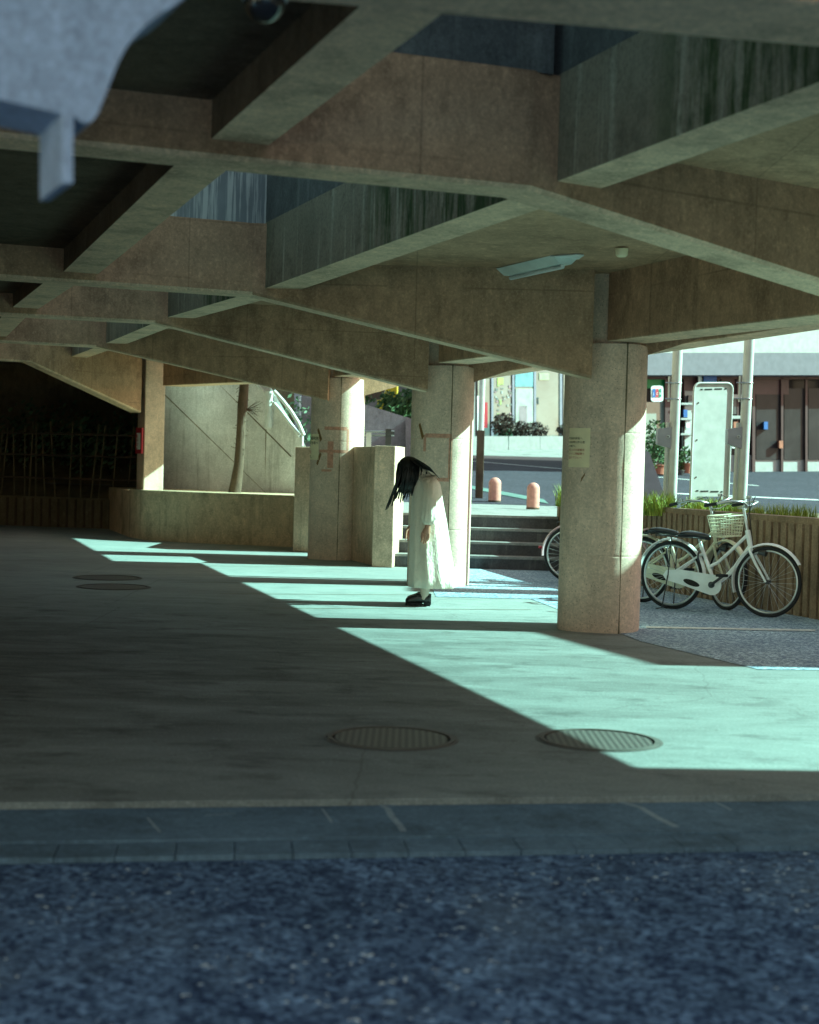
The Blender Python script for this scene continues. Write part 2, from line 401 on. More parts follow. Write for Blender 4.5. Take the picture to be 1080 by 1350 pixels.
# white parking line
l1, l2 = H(850,829), H(1060,832)
struct("parking_line", MB().sheet([Vector((p.x,p.y,.009)) for p in (H(852,827), H(1075,831), H(1075,833.5), H(852,829))]), 'line_paint')
# floor joints
def joint(pa, pb, w):
    a, b = H(*pa), H(*pb); d = (b-a).normalized(); n_ = Vector((-d.y, d.x, 0))*w/2; z = Vector((0,0,.003))
    return [a-n_+z, b-n_+z, b+n_+z, a+n_+z]
mb = MB()
for pa, pb in (((240,768),(620,770)), ((290,783),(560,784.5)), ((355,802),(700,804)), ((240,746.5),(480,747)), ((100,757),(300,759)), ((640,771),(745,772)), ((690,794),(742,796))):
    mb.sheet(joint(pa, pb, .022))
struct("floor_joint", mb, 'dark')
# iron covers
def manhole(px, py, r, label):
    c = H(px, py); t = thing("manhole_cover", label, "manhole cover", c, "round iron covers set in the concrete floor")
    MB().lathe(c, [(r-.034,.0),(r-.034,.004),(.0005,.0045)], 48).build("plate", 'iron', t)
    MB().lathe(c, [(r,.0),(r,.008),(r-.022,.008),(r-.022,.0)], 48).build("ring", 'iron_ring', t)
    MB().lathe(c, [(r+.018,.001),(r+.018,.003),(r+.002,.0035),(r+.002,.001)], 48).build("surround", 'iron_ring', t)
manhole(516, 973.5, .305, "round iron cover wholly in shade at the front of the floor")
manhole(790, 976, .29, "round iron cover cut across by the edge of the sunlight")
manhole(150, 774, .36, "nearer of two dark covers side by side at far left in shade")
manhole(142, 762, .36, "farther of two dark covers behind one another at far left")

# upper street behind the steps
def uh(y): return .68 + max(0, y-27)*.055
ys = [20.95, 24, 27, 28.99, 29.01, 33, 38, 44, 52, 60, 90, 160]
def strip(name, x0, x1, mat, ys_, dz=0):
    mb = MB()
    for a, b in zip(ys_[:-1], ys_[1:]):
        mb.sheet([(x0(a), a, uh(a)+dz), (x1(a), a, uh(a)+dz), (x1(b), b, uh(b)+dz), (x0(b), b, uh(b)+dz)])
    return struct(name, mb, mat)
strip("upper_street", lambda y: -.25 if y < 29 else -7-(y-29)*.3, lambda y: 45, 'pave', ys)
# roadway crosses from lower right to upper left
def us(pts, name, mat, dz):
    return struct(name, MB().sheet([Vector((p[0], p[1], uh(p[1])+dz)) for p in pts]), mat)
def U(px, py):
    d = ray(px, py); o = Vector((0,0,HC)); lo, hi = 5., 120.
    for _ in range(50):
        m = (lo+hi)/2; q = o+d*(m/d.y)
        if q.z > uh(m): lo = m
        else: hi = m
    q = o+d*(lo/d.y); return q
mb = MB(); 
yy = [27.0+1.2*i for i in range(15)]
for a, b in zip(yy[:-1], yy[1:]):
    xl = -.3 if a < 29 else -8
    mb.sheet([(xl, a, uh(a)+.006), (34, a, uh(a)+.006), (34, b, uh(b)+.006), (xl, b, uh(b)+.006)])
struct("street_road", mb, 'road_far')
def line3(p, q, w, name, mat, dz):
    a, b = U(*p), U(*q); n_ = Vector((0, w/2, 0)); mb = MB(); k = 10
    for i in range(k):
        s0, s1 = a.lerp(b, i/k), a.lerp(b, (i+1)/k)
        qd = []
        for s_, sg in ((s0,-1),(s1,-1),(s1,1),(s0,1)):
            y_ = s_.y+sg*w/2; qd.append(Vector((s_.x, y_, uh(y_)+dz)))
        mb.sheet(qd)
    return struct(name, mb, mat)
line3((560,603), (1000,641), .22, "road_line", 'line_paint', .012)
line3((610,641), (720,662), 1.1, "teal_kerb_strip", 'teal_paint', .016)
line3((860,650), (1080,660), .3, "road_edge_line", 'line_paint', .014)

# ================================================================== STEPS
st = thing("stone_steps", "four grey steps with pale nosings rising behind the middle column", "steps", (1, 19.6, 0))
d0 = .30
for i in range(4):
    y0 = 19.72+d0*i; x0, x1 = -.24, 2.02-.0*i
    MB().prism([(x0, y0, 0 if i == 0 else .17*i-.02), (x1, y0, 0 if i == 0 else .17*i-.02), (x1, y0, .17*i+.17-.03), (x0, y0, .17*i+.17-.03)], (0, 1.3-d0*i, 0)).build("riser", concrete("riser_stone", (.14,.13,.14), streak=.6, stain=(.4,.38,.36)) if i == 0 else M['riser'], st)
    if i == 0: M['riser'] = bpy.data.materials["riser_stone"]
    MB().prism([(x0, y0-.025, .17*i+.14), (x1, y0-.025, .17*i+.14), (x1, y0-.025, .17*i+.172), (x0, y0-.025, .17*i+.172)], (0, .36 if i < 3 else .9, 0)).build("tread", 'pave', st)

# ================================================================== DECK
def zs(y): return 2.88 + max(0, y-11.5)*.022      # soffit height of the slab
SL = .27
deck = thing("elevated_deck", "brown concrete deck overhead with deep crossbeams, ribs and an open slot", "overpass", (0, 12, 2.9))
VW = {}
def seg(mb, a, b, za0, zb0, ta, tb, w):    # upright beam piece, front face a-b, thickness w away from the viewer
    d = Vector((b[0]-a[0], b[1]-a[1], 0)).normalized(); n_ = Vector((-d.y, d.x, 0))
    if n_.y < 0: n_ = -n_
    n_ *= w
    A, B = Vector((a[0], a[1], 0)), Vector((b[0], b[1], 0))
    def z(p, h): return Vector((p.x, p.y, h))
    mb.hexa([z(A,za0), z(B,zb0), z(B+n_,zb0), z(A+n_,za0), z(A,ta), z(B,tb), z(B+n_,tb), z(A+n_,ta)])
CENT = {}
class Beam: pass
def beam(L, K, C, ext, cant=None):
    """L, K, C world points of the lower front edge; ext metres further left; cant = end of the right-hand cantilever"""
    d = Vector((L.x-K.x, L.y-K.y, 0)).normalized()
    L2 = Vector((K.x, K.y, 0)) + d*ext; hz = (L.z+K.z)/2
    pts = [(L2.x, L2.y, hz), (K.x, K.y, hz), (C.x, C.y, C.z)]
    if cant: pts.append(cant)
    w = .28; front = [Vector((p[0], p[1])) for p in pts]; back = []
    for i in range(len(front)):
        e = []
        if i > 0: e.append((front[i]-front[i-1]).normalized())
        if i < len(front)-1: e.append((front[i+1]-front[i]).normalized())
        n_ = sum((Vector((-q.y, q.x)) for q in e), Vector((0,0))).normalized()
        if n_.y < 0: n_ = -n_
        back.append(front[i]+n_*w)
    mb = MB(); k = len(pts); zt = [zs(p[1])+.31 for p in pts]
    rings = []
    for i in range(k):
        f, b, z0 = front[i], back[i], pts[i][2]
        c = .02
        q = (b-f).normalized()
        rings.append([Vector((f.x,f.y,z0+c)), Vector((*(f+q*c), z0)), Vector((*(b-q*c), z0)), Vector((b.x,b.y,z0+c)), Vector((b.x,b.y,zt[i])), Vector((f.x,f.y,zt[i]))])
    mb.rings(rings)
    o = mb.build("crossbeam", 'deck', deck)
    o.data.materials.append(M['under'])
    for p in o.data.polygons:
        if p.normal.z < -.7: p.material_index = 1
    r = Beam(); r.K = K; r.L = Vector((L2.x, L2.y, hz)); r.d = d; r.h = hz; return r

ux = Vector((.9455, .3256, 0))
K1, L1p = H(700,250,2.63), H(100,190,2.63)
c1 = Vector((2.75, 8.72, 2.30))
B1 = beam(L1p, K1, c1, 7.5, (3.62, 9.12, 2.44))
K2 = H(333,388,2.64); B2 = beam(H(90,371,2.64), K2, P(780,499,12.08), 6.5)
K3 = H(205,425,2.75); B3 = beam(H(90,419,2.75), K3, P(564,516,16.42), 6.5)
K4 = H(127,457,2.83); B4 = beam(H(90,455,2.83), K4, P(432,528,20.55), 6.5)
B5 = beam(P(-60,472,23.6), P(40,476,24.2), P(186,544,26.3), 4.5)
for a, b in (((1.7,12.5),(2.38,12.7)), ((.5,16.85),(1.15,17.05)), ((-.9,21.0),(-.15,21.2))):
    mb = MB(); seg(mb, a, b, 2.2, 2.44, zs(a[1])+.05, zs(b[1])+.05, .28); mb.build("crossbeam", 'deck', deck)
# nearest beam, at the edge of the deck
z0 = 2.63; e0, e1 = H(450,9,2.63), H(990,56,2.63)
dd = Vector((e1.x-e0.x, e1.y-e0.y, 0)).normalized(); nn = Vector((dd.y, -dd.x, 0))
q0 = Vector((e0.x,e0.y,z0))-dd*6; q1 = Vector((e1.x,e1.y,z0))+dd*3.2
o = MB().prism([q0, q1, q1+nn*.42, q0+nn*.42], (0,0,1.35)).build("edge_beam", 'deck', deck, bevel=.02)
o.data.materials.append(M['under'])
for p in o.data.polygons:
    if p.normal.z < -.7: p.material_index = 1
# ribs along the slot
def rib(a, b, w, mat, h0, h1):     # a,b lower left edge; thickness to the right
    d = Vector((b.x-a.x, b.y-a.y, 0)).normalized(); n_ = Vector((d.y, -d.x, 0))*w
    A, B = Vector((a.x,a.y,0)), Vector((b.x,b.y,0)); Z = lambda p, h: Vector((p.x,p.y,h))
    o = MB().hexa([Z(A,h0), Z(A+n_,h0), Z(B+n_,h1), Z(B,h1), Z(A,zs(A.y)+.32), Z(A+n_,zs(A.y)+.32), Z(B+n_,zs(B.y)+.32), Z(B,zs(B.y)+.32)]).build("rib", mat, deck)
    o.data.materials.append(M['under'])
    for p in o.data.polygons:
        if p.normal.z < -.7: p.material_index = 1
    return o
def up(a, b, w, mat, h=.85, name="upstand"):
    d = Vector((b.x-a.x, b.y-a.y, 0)).normalized(); n_ = Vector((d.y, -d.x, 0))*w
    A, B = Vector((a.x,a.y,0)), Vector((b.x,b.y,0)); Z = lambda p, z: Vector((p.x,p.y,z))
    return MB().hexa([Z(A,zs(A.y)+.318), Z(A+n_,zs(A.y)+.318), Z(B+n_,zs(B.y)+.318), Z(B,zs(B.y)+.318), Z(A,zs(A.y)+h), Z(A+n_,zs(A.y)+h), Z(B+n_,zs(B.y)+h), Z(B,zs(B.y)+h)]).build(name, mat, deck)
sh = Vector((.15, .04, 0))          # rib stands a little right of each beam's bend
K0 = K1 + (K1-K2).normalized()*3.9; K0.z = 2.63
RB = [K0+sh, K1+sh, K2+sh*.6, K3+sh*.8, K4+sh*.8, K4+sh*.8+(K4-K3)*1.05]
rh = [2.69, 2.69, 2.69, 2.81, 2.88, 2.98]
RL = []          # left rib: the same line moved left along the beams
for i, p in enumerate(RB):
    RL.append(p + Vector((-1.62, -.52, 0)) if i < 2 else p + Vector((-1.55, -.35, 0)))
for i in range(5):
    rib(RB[i], RB[i+1], .27, 'moss', rh[i], rh[i+1])
    rib(RL[i], RL[i+1], .26, 'deck_shaded', rh[i]+.06, rh[i+1]+.02)
    up(RB[i]+Vector((.004,0,0)), RB[i+1]+Vector((.004,0,0)), .25, 'upstand', 1.5)
    up(RL[i], RL[i+1], .25, 'upstand', 1.5)
# upstands across the slot, standing on the crossbeams
for i, bm_ in ((1, B1), (2, B2), (3, B3), (4, B4)):
    a = RL[i]; b = RB[i]
    f0 = bm_.K + bm_.d*((bm_.K-a).to_2d().length-.22); f1 = bm_.K + bm_.d*-.1
    mb = MB(); seg(mb, (f0.x, f0.y+.004), (f1.x, f1.y+.004), zs(f0.y)+.305, zs(f1.y)+.305, zs(f0.y)+1.5, zs(f1.y)+1.5, .27)
    mb.build("upstand", 'drip' if i > 1 else 'upstand', deck)
# slab: right of the slot, and left of it
def edge_pt(y): return Vector((-.44+3.41-.22-.29*(y-11.7), y, 0))
if True:
    ysl = [RB[i].y for i in range(6)]
    rpts = [(p.x+.1, p.y) for p in RB]
    def slab(poly_pairs, name, mat="deck"):
        for (a, b, c, d_) in poly_pairs:
            z = lambda p: Vector((p[0], p[1], zs(p[1])))
            MB().prism([z(a), z(b), z(c), z(d_)], (0,0,SL)).build(name, mat, deck)
    pr = []; pl = []
    for i in range(5):
        a, b = RB[i]+Vector((.2,.05,0)), RB[i+1]+Vector((.2,.05,0))
        r0, r1 = edge_pt(a.y+1.2), edge_pt(b.y+1.2)
        pr.append(((a.x,a.y), (r0.x+.05,r0.y), (r1.x+.05,r1.y), (b.x,b.y)))
        a, b = RL[i]+Vector((.05,0,0)), RL[i+1]+Vector((.05,0,0))
        pl.append(((a.x-9,a.y-3), (a.x,a.y), (b.x,b.y), (b.x-9,b.y-3)))
    slab(pr, "slab"); slab(pl, "slab", "deck_shaded")
    b = RB[5]; c5 = (-4.3, 26.9); zz = lambda p: Vector((p[0], p[1], zs(p[1])))
    MB().prism([zz(q) for q in ((b.x-12,b.y-3), (b.x+.3,b.y), c5, (-6.2,38), (-18,38))], (0,0,SL)).build("slab", 'deck_shaded', deck)
    r1 = edge_pt(b.y+1.2)
    MB().prism([zz(q) for q in ((b.x+.3,b.y), (-1.0,20.9), (r1.x+.05,20.9), (-.4,21.6), (-1.03,21.5), c5)], (0,0,SL)).build('slab', 'deck', deck)
    # closing strip of slab between the nearest beam and the slot's start
    MB().prism([Vector((q0.x,q0.y-.1,2.884)), Vector((q1.x,q1.y-.1,2.884)), Vector((q1.x,q1.y+.25,2.884)), Vector((q0.x,q0.y+.25,2.884))], (0,0,.2)).build("slab", 'deck', deck)
# girder over the columns
def girder(a, b, h0, h1, w, name="girder"):
    d = Vector((b.x-a.x, b.y-a.y, 0)).normalized(); n_ = Vector((d.y, -d.x, 0))*w
    A, B = Vector((a.x,a.y,0)), Vector((b.x,b.y,0)); Z = lambda p, h: Vector((p.x,p.y,h))
    o = MB().hexa([Z(A,h0), Z(A+n_,h0), Z(B+n_,h1), Z(B,h1), Z(A,zs(A.y)+.05), Z(A+n_,zs(A.y)+.05), Z(B+n_,zs(B.y)+.05), Z(B,zs(B.y)+.05)]).build(name, 'deck', deck, bevel=.015)
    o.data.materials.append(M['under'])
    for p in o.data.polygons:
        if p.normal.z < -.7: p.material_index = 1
G2 = H(800,450,2.36); gd = (H(990,431,2.31)-G2); G1 = G2+gd*2.2
girder(Vector((G1.x,G1.y,0)), Vector((G2.x,G2.y,0)), 2.30, 2.36, .36)
C2c, C3c, C4c = Vector((1.60,12.62,0)), Vector((.34,16.95,0)), Vector((-1.03,21.1,0))
C5c = Vector((-4.35, 26.6, 0))
for a, b, h0, h1 in ((C2c, C3c, 2.36, 2.44), (C3c, C4c, 2.44, 2.5), (C4c, C5c, 2.5, 2.58)):
    d = (b-a).normalized(); n_ = Vector((d.y,-d.x,0))
    girder(a+d*.42-n_*.2, b-d*.42-n_*.2, h0, h1, .38)
# edge beam along the right side: its lower edge casts the long shadow edge on the floor
for ya, yb in ((4.2, 9.2), (9.2, 15), (15, 19.5)):
    girder(edge_pt(ya), edge_pt(yb), 2.43, 2.43, .28, "edge_beam")

# parapet on the right edge
for ya, yb in ((4.2, 12), (12, 19.5)):
    a, b = edge_pt(ya), edge_pt(yb)
    d = (b-a).normalized(); n_ = Vector((d.y,-d.x,0))*.2; z = lambda p, h: Vector((p.x,p.y,h))
    MB().hexa([z(a,2.9), z(a+n_,2.9), z(b+n_,3.0), z(b,3.0), z(a,4.1), z(a+n_,4.1), z(b+n_,4.2), z(b,4.2)]).build("parapet", 'deck', deck)

# ------------------------------------------------------------------ columns
def column(c, a, b, h, ang, label, seam_a):
    t = thing("concrete_column", label, "column", (c.x, c.y, 0), "round-cornered concrete columns under the deck")
    n = 64; e = 2/2.7; m = Matrix.Rotation(ang, 3, 'Z')
    def ring(s, z):
        q = []
        for k in range(n):
            an = 2*math.pi*k/n; ca, sa = math.cos(an), math.sin(an)
            q.append(m @ Vector((a*s*math.copysign(abs(ca)**e, ca), b*s*math.copysign(abs(sa)**e, sa), 0)) + Vector((c.x, c.y, z)))
        return q
    zz = [0, .03, .05, .59, .61, .62, .625, .63, .64, .66, 1.59, 1.61, 1.62, 1.625, 1.63, 1.64, 1.66, h-.05, h-.01, h]
    ss = [.995, 1, 1, 1, 1, 1, .993, 1, 1, 1, 1, 1, 1, .993, 1, 1, 1, 1, .985]
    MB().rings([ring(s, z) for z, s in zip(zz, ss)]).build("shaft", 'column', t, smooth=40)
    MB().rings([ring(.84, z) for z in (h-.004, 3.05)]).build("neck", 'column', t, smooth=40)
    # dark raised seam left by the formwork
    mb = MB()
    def surf(an, z, k=1.0):
        ca, sa = math.cos(an), math.sin(an)
        return m @ Vector((a*k*math.copysign(abs(ca)**e, ca), b*k*math.copysign(abs(sa)**e, sa), 0)) + Vector((c.x, c.y, z))
    mb.tube([surf(seam_a, z, .992+random.uniform(-.001,.001)) for z in [i*h/14 for i in range(15)]], [.006+random.uniform(-.002,.003) for _ in range(15)], 6)
    mb.build("form_seam", 'dark', t)
    t["_"] = 0; del t["_"]
    return t, surf
ANG = R(-13)
colA, surfA = column(C2c, .335, .37, 2.352, ANG, "nearest concrete column with a paper notice, beside the parked bicycles", R(-60))
colB, surfB = column(C3c, .335, .37, 2.43, ANG, "middle concrete column right behind the bowing person", R(-66))
colC, surfC = column(C4c, .35, .40, 2.50, ANG, "farthest round column, with a taped notice and a low wall against it", R(-72))
# square pier at far left
t = thing("square_pier", "square concrete pier behind the curved planter with a red sign on its side", "pier", (C5c.x, C5c.y, 0))
pa, pb = P(190,600,26.3), P(216,600,26.5); pl_ = P(181,600,26.75)
mb = MB(); mb.prism([(pl_.x,pl_.y,0), (pa.x,pa.y,0), (pb.x,pb.y,0), (pb.x-.1,pb.y+.5,0), (pl_.x,pl_.y+.5,0)], (0,0,3.1)); mb.build("shaft", 'column', t, bevel=.02)
sg = thing("warning_sign", "narrow red and white upright sign on the dark side of the square pier", "sign", P(184,597,26.4))
s0, s1 = P(181.5,565,26.45), P(189.3,565,26.25); s0.y -= .0; 
pd = (s1-s0); pd.z = 0
nrm_ = Vector((pd.y, -pd.x, 0)).normalized()*.03
hT, hB = P(185,564,26.35).z, P(185,598,26.35).z
MB().prism([Vector((s0.x,s0.y,hB)), Vector((s1.x,s1.y,hB)), Vector((s1.x,s1.y,hT)), Vector((s0.x,s0.y,hT))], nrm_).build("board", 'red', sg)
i0, i1 = s0.lerp(s1,.2)+nrm_*1.15, s0.lerp(s1,.82)+nrm_*1.15
MB().prism([Vector((i0.x,i0.y,hB+.07)), Vector((i1.x,i1.y,hB+.07)), Vector((i1.x,i1.y,hT-.09)), Vector((i0.x,i0.y,hT-.09))], nrm_*.1).build("panel", 'cardwhite', sg)
for k, ch in enumerate("駐車禁止"):
    o_ = i0.lerp(i1,.05)+nrm_*.3; text_mesh("lettering", ch, 'ink_red', sg, (o_.x, o_.y, hT-.17-k*.072), pd, (0,0,1), .066)

# ------------------------------------------------------------------ notices and tape on the columns
def on_surface(surf, z, an): return surf(an, z, 1.004)
def patch(mb, surf, a0, a1, z0, z1, k=1.004, n=10):
    for i in range(n):
        p, q = a0+(a1-a0)*i/n, a0+(a1-a0)*(i+1)/n
        mb.sheet([surf(p, z0, k), surf(q, z0, k), surf(q, z1, k), surf(p, z1, k)])
def find_ang(surf, px, z, lo=R(-200), hi=R(-20)):
    best = None
    for i in range(721):
        an = lo+(hi-lo)*i/720; p = surf(an, z)
        d = CM.transposed() @ (p-Vector((0,0,HC))); x = 540+F*d.x/-d.z
        n_ = (surf(an+.01, z)-surf(an-.01, z)); nx = Vector((n_.y, -n_.x, 0))
        if nx.dot(Vector((0,0,HC))-p) < 0: continue
        if best is None or abs(x-px) < best[0]: best = (abs(x-px), an)
    return best[1]
def zpx(py, px, y): return P(px, py, y).z
# paper notice on the nearest column
nt = thing("paper_notice", "torn-edged paper notice with black and red writing on the nearest column", "notice", (C2c.x-.3, C2c.y-.3, 1.5))
zt, zb = zpx(564,760,12.3), zpx(616,760,12.3)
aL, aR_ = find_ang(surfA, 750.5, 1.5), find_ang(surfA, 778, 1.5)
mb = MB(); patch(mb, surfA, aL, aR_, zb, zt, 1.006); mb.build("sheet", 'notice', nt)
def curved_text(body, mat, surf, a0, z, size, parent, k=1.012):
    cu = bpy.data.curves.new("lettering", 'FONT'); cu.body = body; cu.size = size
    ob = bpy.data.objects.new("lettering", cu); COL.objects.link(ob)
    dg = bpy.context.evaluated_depsgraph_get(); me = bpy.data.meshes.new_from_object(ob.evaluated_get(dg)); bpy.data.objects.remove(ob)
    # walk along the outline by arc length
    tab = [(0., a0)]; 
    for i in range(1, 120):
        an = a0+i*.012; L = (surf(an, 1)-surf(tab[-1][1], 1)).length; tab.append((tab[-1][0]+L, an))
    def at(x):
        x = max(0, x)
        for (l0, b0), (l1, b1) in zip(tab, tab[1:]):
            if l1 >= x: return b0+(b1-b0)*(x-l0)/(l1-l0)
        return tab[-1][1]
    off = wloc(parent)
    for v in me.vertices: v.co = surf(at(v.co.x), z+v.co.y, k)-off
    me.materials.clear(); me.materials.append(M[mat]); o = bpy.data.objects.new("lettering", me); COL.objects.link(o); o.parent = parent
lines_ = [("駐輪利用者へ", 'ink_black'), ("自転車以外の者", 'ink_black'), ("お断り。", 'ink_black'), ("見つけ次第撤去", 'ink_red'), ("すぐに移動願う", 'ink_red'), ("協力下さいへ", 'ink_red')]
for k, (s_, m_) in enumerate(lines_):
    curved_text(s_, m_, surfA, aL+.02, zpx(579+k*5.1, 760, 12.3), .0215, nt)
# brown stain of old tape under it
ts = thing("tape_scrap", "small scrap of brown tape left below the notice on the nearest column", "tape", (C2c.x-.2, C2c.y-.4, 1.25))
zq = zpx(632,768,12.25); aq = find_ang(surfA, 768, zq)
MB().sheet([surfA(aq-.05,zq-.03,1.004), surfA(aq+.05,zq+.03,1.004), surfA(aq+.07,zq+.06,1.004), surfA(aq-.03,zq+.01,1.004)]).build("strip", 'brown_tape', ts)
# rectangles of faded tape on the other two columns
def frame_marks(surf, y, lines, name_loc, label, cat, mat='pink_tape'):
    t = thing("tape_outline", label, cat, name_loc, "faded red outlines on the columns")
    for (x0, y0, x1, y1, w) in lines:
        mb = MB()
        if abs(y1-y0) < abs(x1-x0):
            z = zpx(y0, x0, y); patch(mb, surf, find_ang(surf, x0, z), find_ang(surf, x1, z), z-w/2, z+w/2, 1.003)
        else:
            zt_, zb_ = zpx(y0, x0, y), zpx(y1, x0, y); an = find_ang(surf, x0, zt_); da = w/2/.34
            patch(mb, surf, an-da, an+da, zb_, zt_, 1.0025, 2)
        mb.build("tape_strip", mat, t)
frame_marks(surfC, 20.75, [(428,564.5,458,565.5,.045), (421,594.5,458,595.5,.04), (437,582,437,617,.04), (459,566,459,596,.035), (424,620,437,621,.03)], (C4c.x, C4c.y-.45, 1.8), "faded red outline with a cross on the farthest round column", "tape marks")
frame_marks(surfB, 16.6, [(561,574,596,575.5,.045), (560.5,573,560.5,595,.03), (594.5,578,594.5,632,.045), (572,632,592,633,.04)], (C3c.x, C3c.y-.45, 1.7), "faded red half outline on the middle column", "tape marks")
def tape_scrap(surf, y, x, yy_, sl, label):
    z = zpx(yy_, x, y); a = find_ang(surf, x, z); t = thing("tape_scrap", label, "tape", surf(a, z))
    MB().sheet([surf(a-.10,z+sl*.075-.0,1.008), surf(a-.03,z+sl*.10,1.008), surf(a+.13,z-sl*.05,1.008), surf(a+.06,z-sl*.09,1.008)]).build("strip", 'brown_tape', t)
tape_scrap(surfB, 16.6, 555, 569, 1, "strip of brown parcel tape at top left of the middle column's outline")
tape_scrap(surfC, 20.75, 421, 574, 1, "strip of brown parcel tape above the notice on the farthest column")
tape_scrap(surfC, 20.75, 420, 604, -1, "strip of brown parcel tape below the notice on the farthest column")
n2 = thing("paper_notice", "pale taped notice with red writing on the farthest round column", "notice", (C4c.x-.3, C4c.y-.3, 1.8))
zt, zb = zpx(572,412,20.8), zpx(606,412,20.8); aL2, aR2 = find_ang(surfC, 407.5, 1.8), find_ang(surfC, 421, 1.8)
mb = MB(); patch(mb, surfC, aL2, aR2, zb, zt, 1.005); mb.build("sheet", 'notice', n2)
for k, (s_, m_) in enumerate([("駐輪場利用", 'ink_black'), ("者の皆様へ", 'ink_black'), ("止", 'ink_red'), ("撤去", 'ink_red'), ("する。", 'ink_black')]):
    curved_text(s_, m_, surfC, aL2+.03, zpx(579.5+k*6, 412, 20.8), .05, n2)

# ------------------------------------------------------------------ ceiling fittings
def slabpt(px, py):
    p = H(px, py, 2.88); 
    for _ in range(6): p = H(px, py, zs(p.y))
    return p
fa, fb = slabpt(668,356), slabpt(752,339); fd = (fb-fa).normalized(); fd.z = 0; fd.normalize(); fn = Vector((-fd.y, fd.x, 0)); L = .95
lf = thing("ceiling_light", "unlit white fluorescent fitting with sloped sides under the slab", "light fitting", fa)
zc = zs(fa.y)-.001
c0 = Vector((fa.x, fa.y, 0)); 
def fp(t, s, z): q = c0+fd*t+fn*s; return Vector((q.x,q.y,z))
MB().prism([fp(0,-.11,zc), fp(0,.11,zc), fp(0,.05,zc-.055), fp(0,-.05,zc-.055)], fd*L).build("housing", 'tube_light', lf)
MB().tube([fp(.04,0,zc-.072), fp(L-.04,0,zc-.072)], .016, 10).build("tube", 'cardwhite', lf)
MB().prism([fp(L-.02,-.12,zc-.004), fp(L+.18,-.02,zc-.004), fp(L+.18,.05,zc-.004), fp(L-.02,.12,zc-.004)], (0,0,-.008)).build("end_plate", 'white_paint', lf)
sd = slabpt(820,328); dt = thing("smoke_detector", "small round cream detector on the slab beyond the light fitting", "detector", sd)
MB().lathe((sd.x,sd.y,zs(sd.y)-.06), [(.001,-.0),(.028,.003),(.042,.016),(.046,.06)], 24).build("casing", 'notice', dt, smooth=50)

# dome hanging under the nearest beam
gq = P(349, 2, 4.25); gt = thing("dome_camera", "dark glossy dome hanging under the nearest beam", "camera dome", gq)
MB().lathe(gq, [(.001,-.058)]+[(.058*math.sin(R(a)), -.058*math.cos(R(a))) for a in range(12, 96, 12)]+[(.058,.01),(.05,.02)], 28).build("dome", 'globe', gt, smooth=60)
MB().lathe(gq, [(.064,.005),(.064,.05),(.03,.07),(.03,2.66-gq.z)], 28).build("mount", 'white_paint', gt, smooth=40)

# pale bracket close to the camera, upper left
YB = 3.1
prof = [(-60,-120),(300,-120),(268,-40),(252,-10),(236,4),(219,14),(203,25),(188,38),(175,52),(164,68),(155,86),(148,104),(142,120),(136,134),(131,147),(124,158),(116,163),(107,160),(98,153),(97,200),(97,242),(82,242),(82,150),(-60,118)]
br = thing("wall_corbel", "pale blue rounded corbel hanging close at the top left", "corbel", P(90,0,YB))
pts = [P(x,y,YB) for x, y in prof]
MB().prism(pts, (-.10,.22,0)).build("bracket", 'stucco', br, bevel=.003)
MB().prism([P(-60,-118,YB+.1), P(-400,-118,YB+.1), P(-400,110,YB+.1), P(-60,112,YB+.1)], (0,.25,0)).build("backplate", 'stucco', br)

# ================================================================== planter, back wall, tree, left bank
t = thing("curved_planter", "low curved concrete planter at the back left with a tree in it", "planter", H(280,716))
px_ = [(170,708),(190,712),(230,714.5),(280,717),(330,718.9),(386,721.5)]
lo = [H(x,y) for x, y in px_]; hp = .78
back = [Vector((-2.0,28.2,0)), Vector((-5.6,28.2,0))]
mb = MB(); mb.prism([Vector((p.x,p.y,0)) for p in lo]+back, (0,0,hp)); mb.build("wall", 'planter', t, smooth=35)
mb = MB(); mb.prism([Vector((p.x*1.0,p.y-.02,hp)) for p in lo]+back, (0,0,.03)); mb.build("coping", 'planter', t)
# back wall with its sloping top
bw = thing("ramp_wall", "tall stained concrete wall with diagonal joints behind the planter tree", "wall", P(300,700,27.6))
yw = 27.4
poly = [(196,470),(333,470),(351,500),(403,588),(406,705),(196,705)]
def W(px, py): 
    p = P(px, py, 27.0); k = (403-px)/200.; return P(px, py, 26.6+k*1.6)
pts = [W(*q) for q in poly]
mb = MB(); mb.prism(pts, (-.05,.25,0)); mb.build("wall", 'back', bw)
mb = MB()
def groove(a, b, w=1.0):
    p, q = W(*a), W(*b); p.y -= .012; q.y -= .012; d = (q-p).normalized(); n_ = Vector((-d.z, 0, d.x))*.011*w
    mb.sheet([p-n_, q-n_, q+n_, p+n_])
for a, b in (((217,520),(366,664)), ((290,507),(384,602)), ((271,505),(271,575)), ((282,505),(281,580)), ((274.5,578),(274,662)), ((351,566),(350,662)), ((216,512),(217,521))): groove(a, b)
mb.build("form_groove", 'dark', bw)
# pale rails running down the top of the wall
hr = thing("handrail", "white flat handrail curving down on top of the ramp wall", "handrail", W(355,560))
def bar(pts, w, name):
    MB().tube([W(*p)+Vector((0,-.06,0)) for p in pts], w*.5, 12).build(name, 'white_paint', hr, smooth=60)
bar([(340,508),(351,520),(360,531)], .05, "rail")
bar([(362,516),(373,528),(384,542),(394,558),(401,574)], .065, "rail")
bar([(362,532),(373,545),(385,561),(395,574)], .065, "rail")
bar([(355.5,516),(354.5,564)], .13, "post"); bar([(399,572),(398.5,588)], .05, "post")
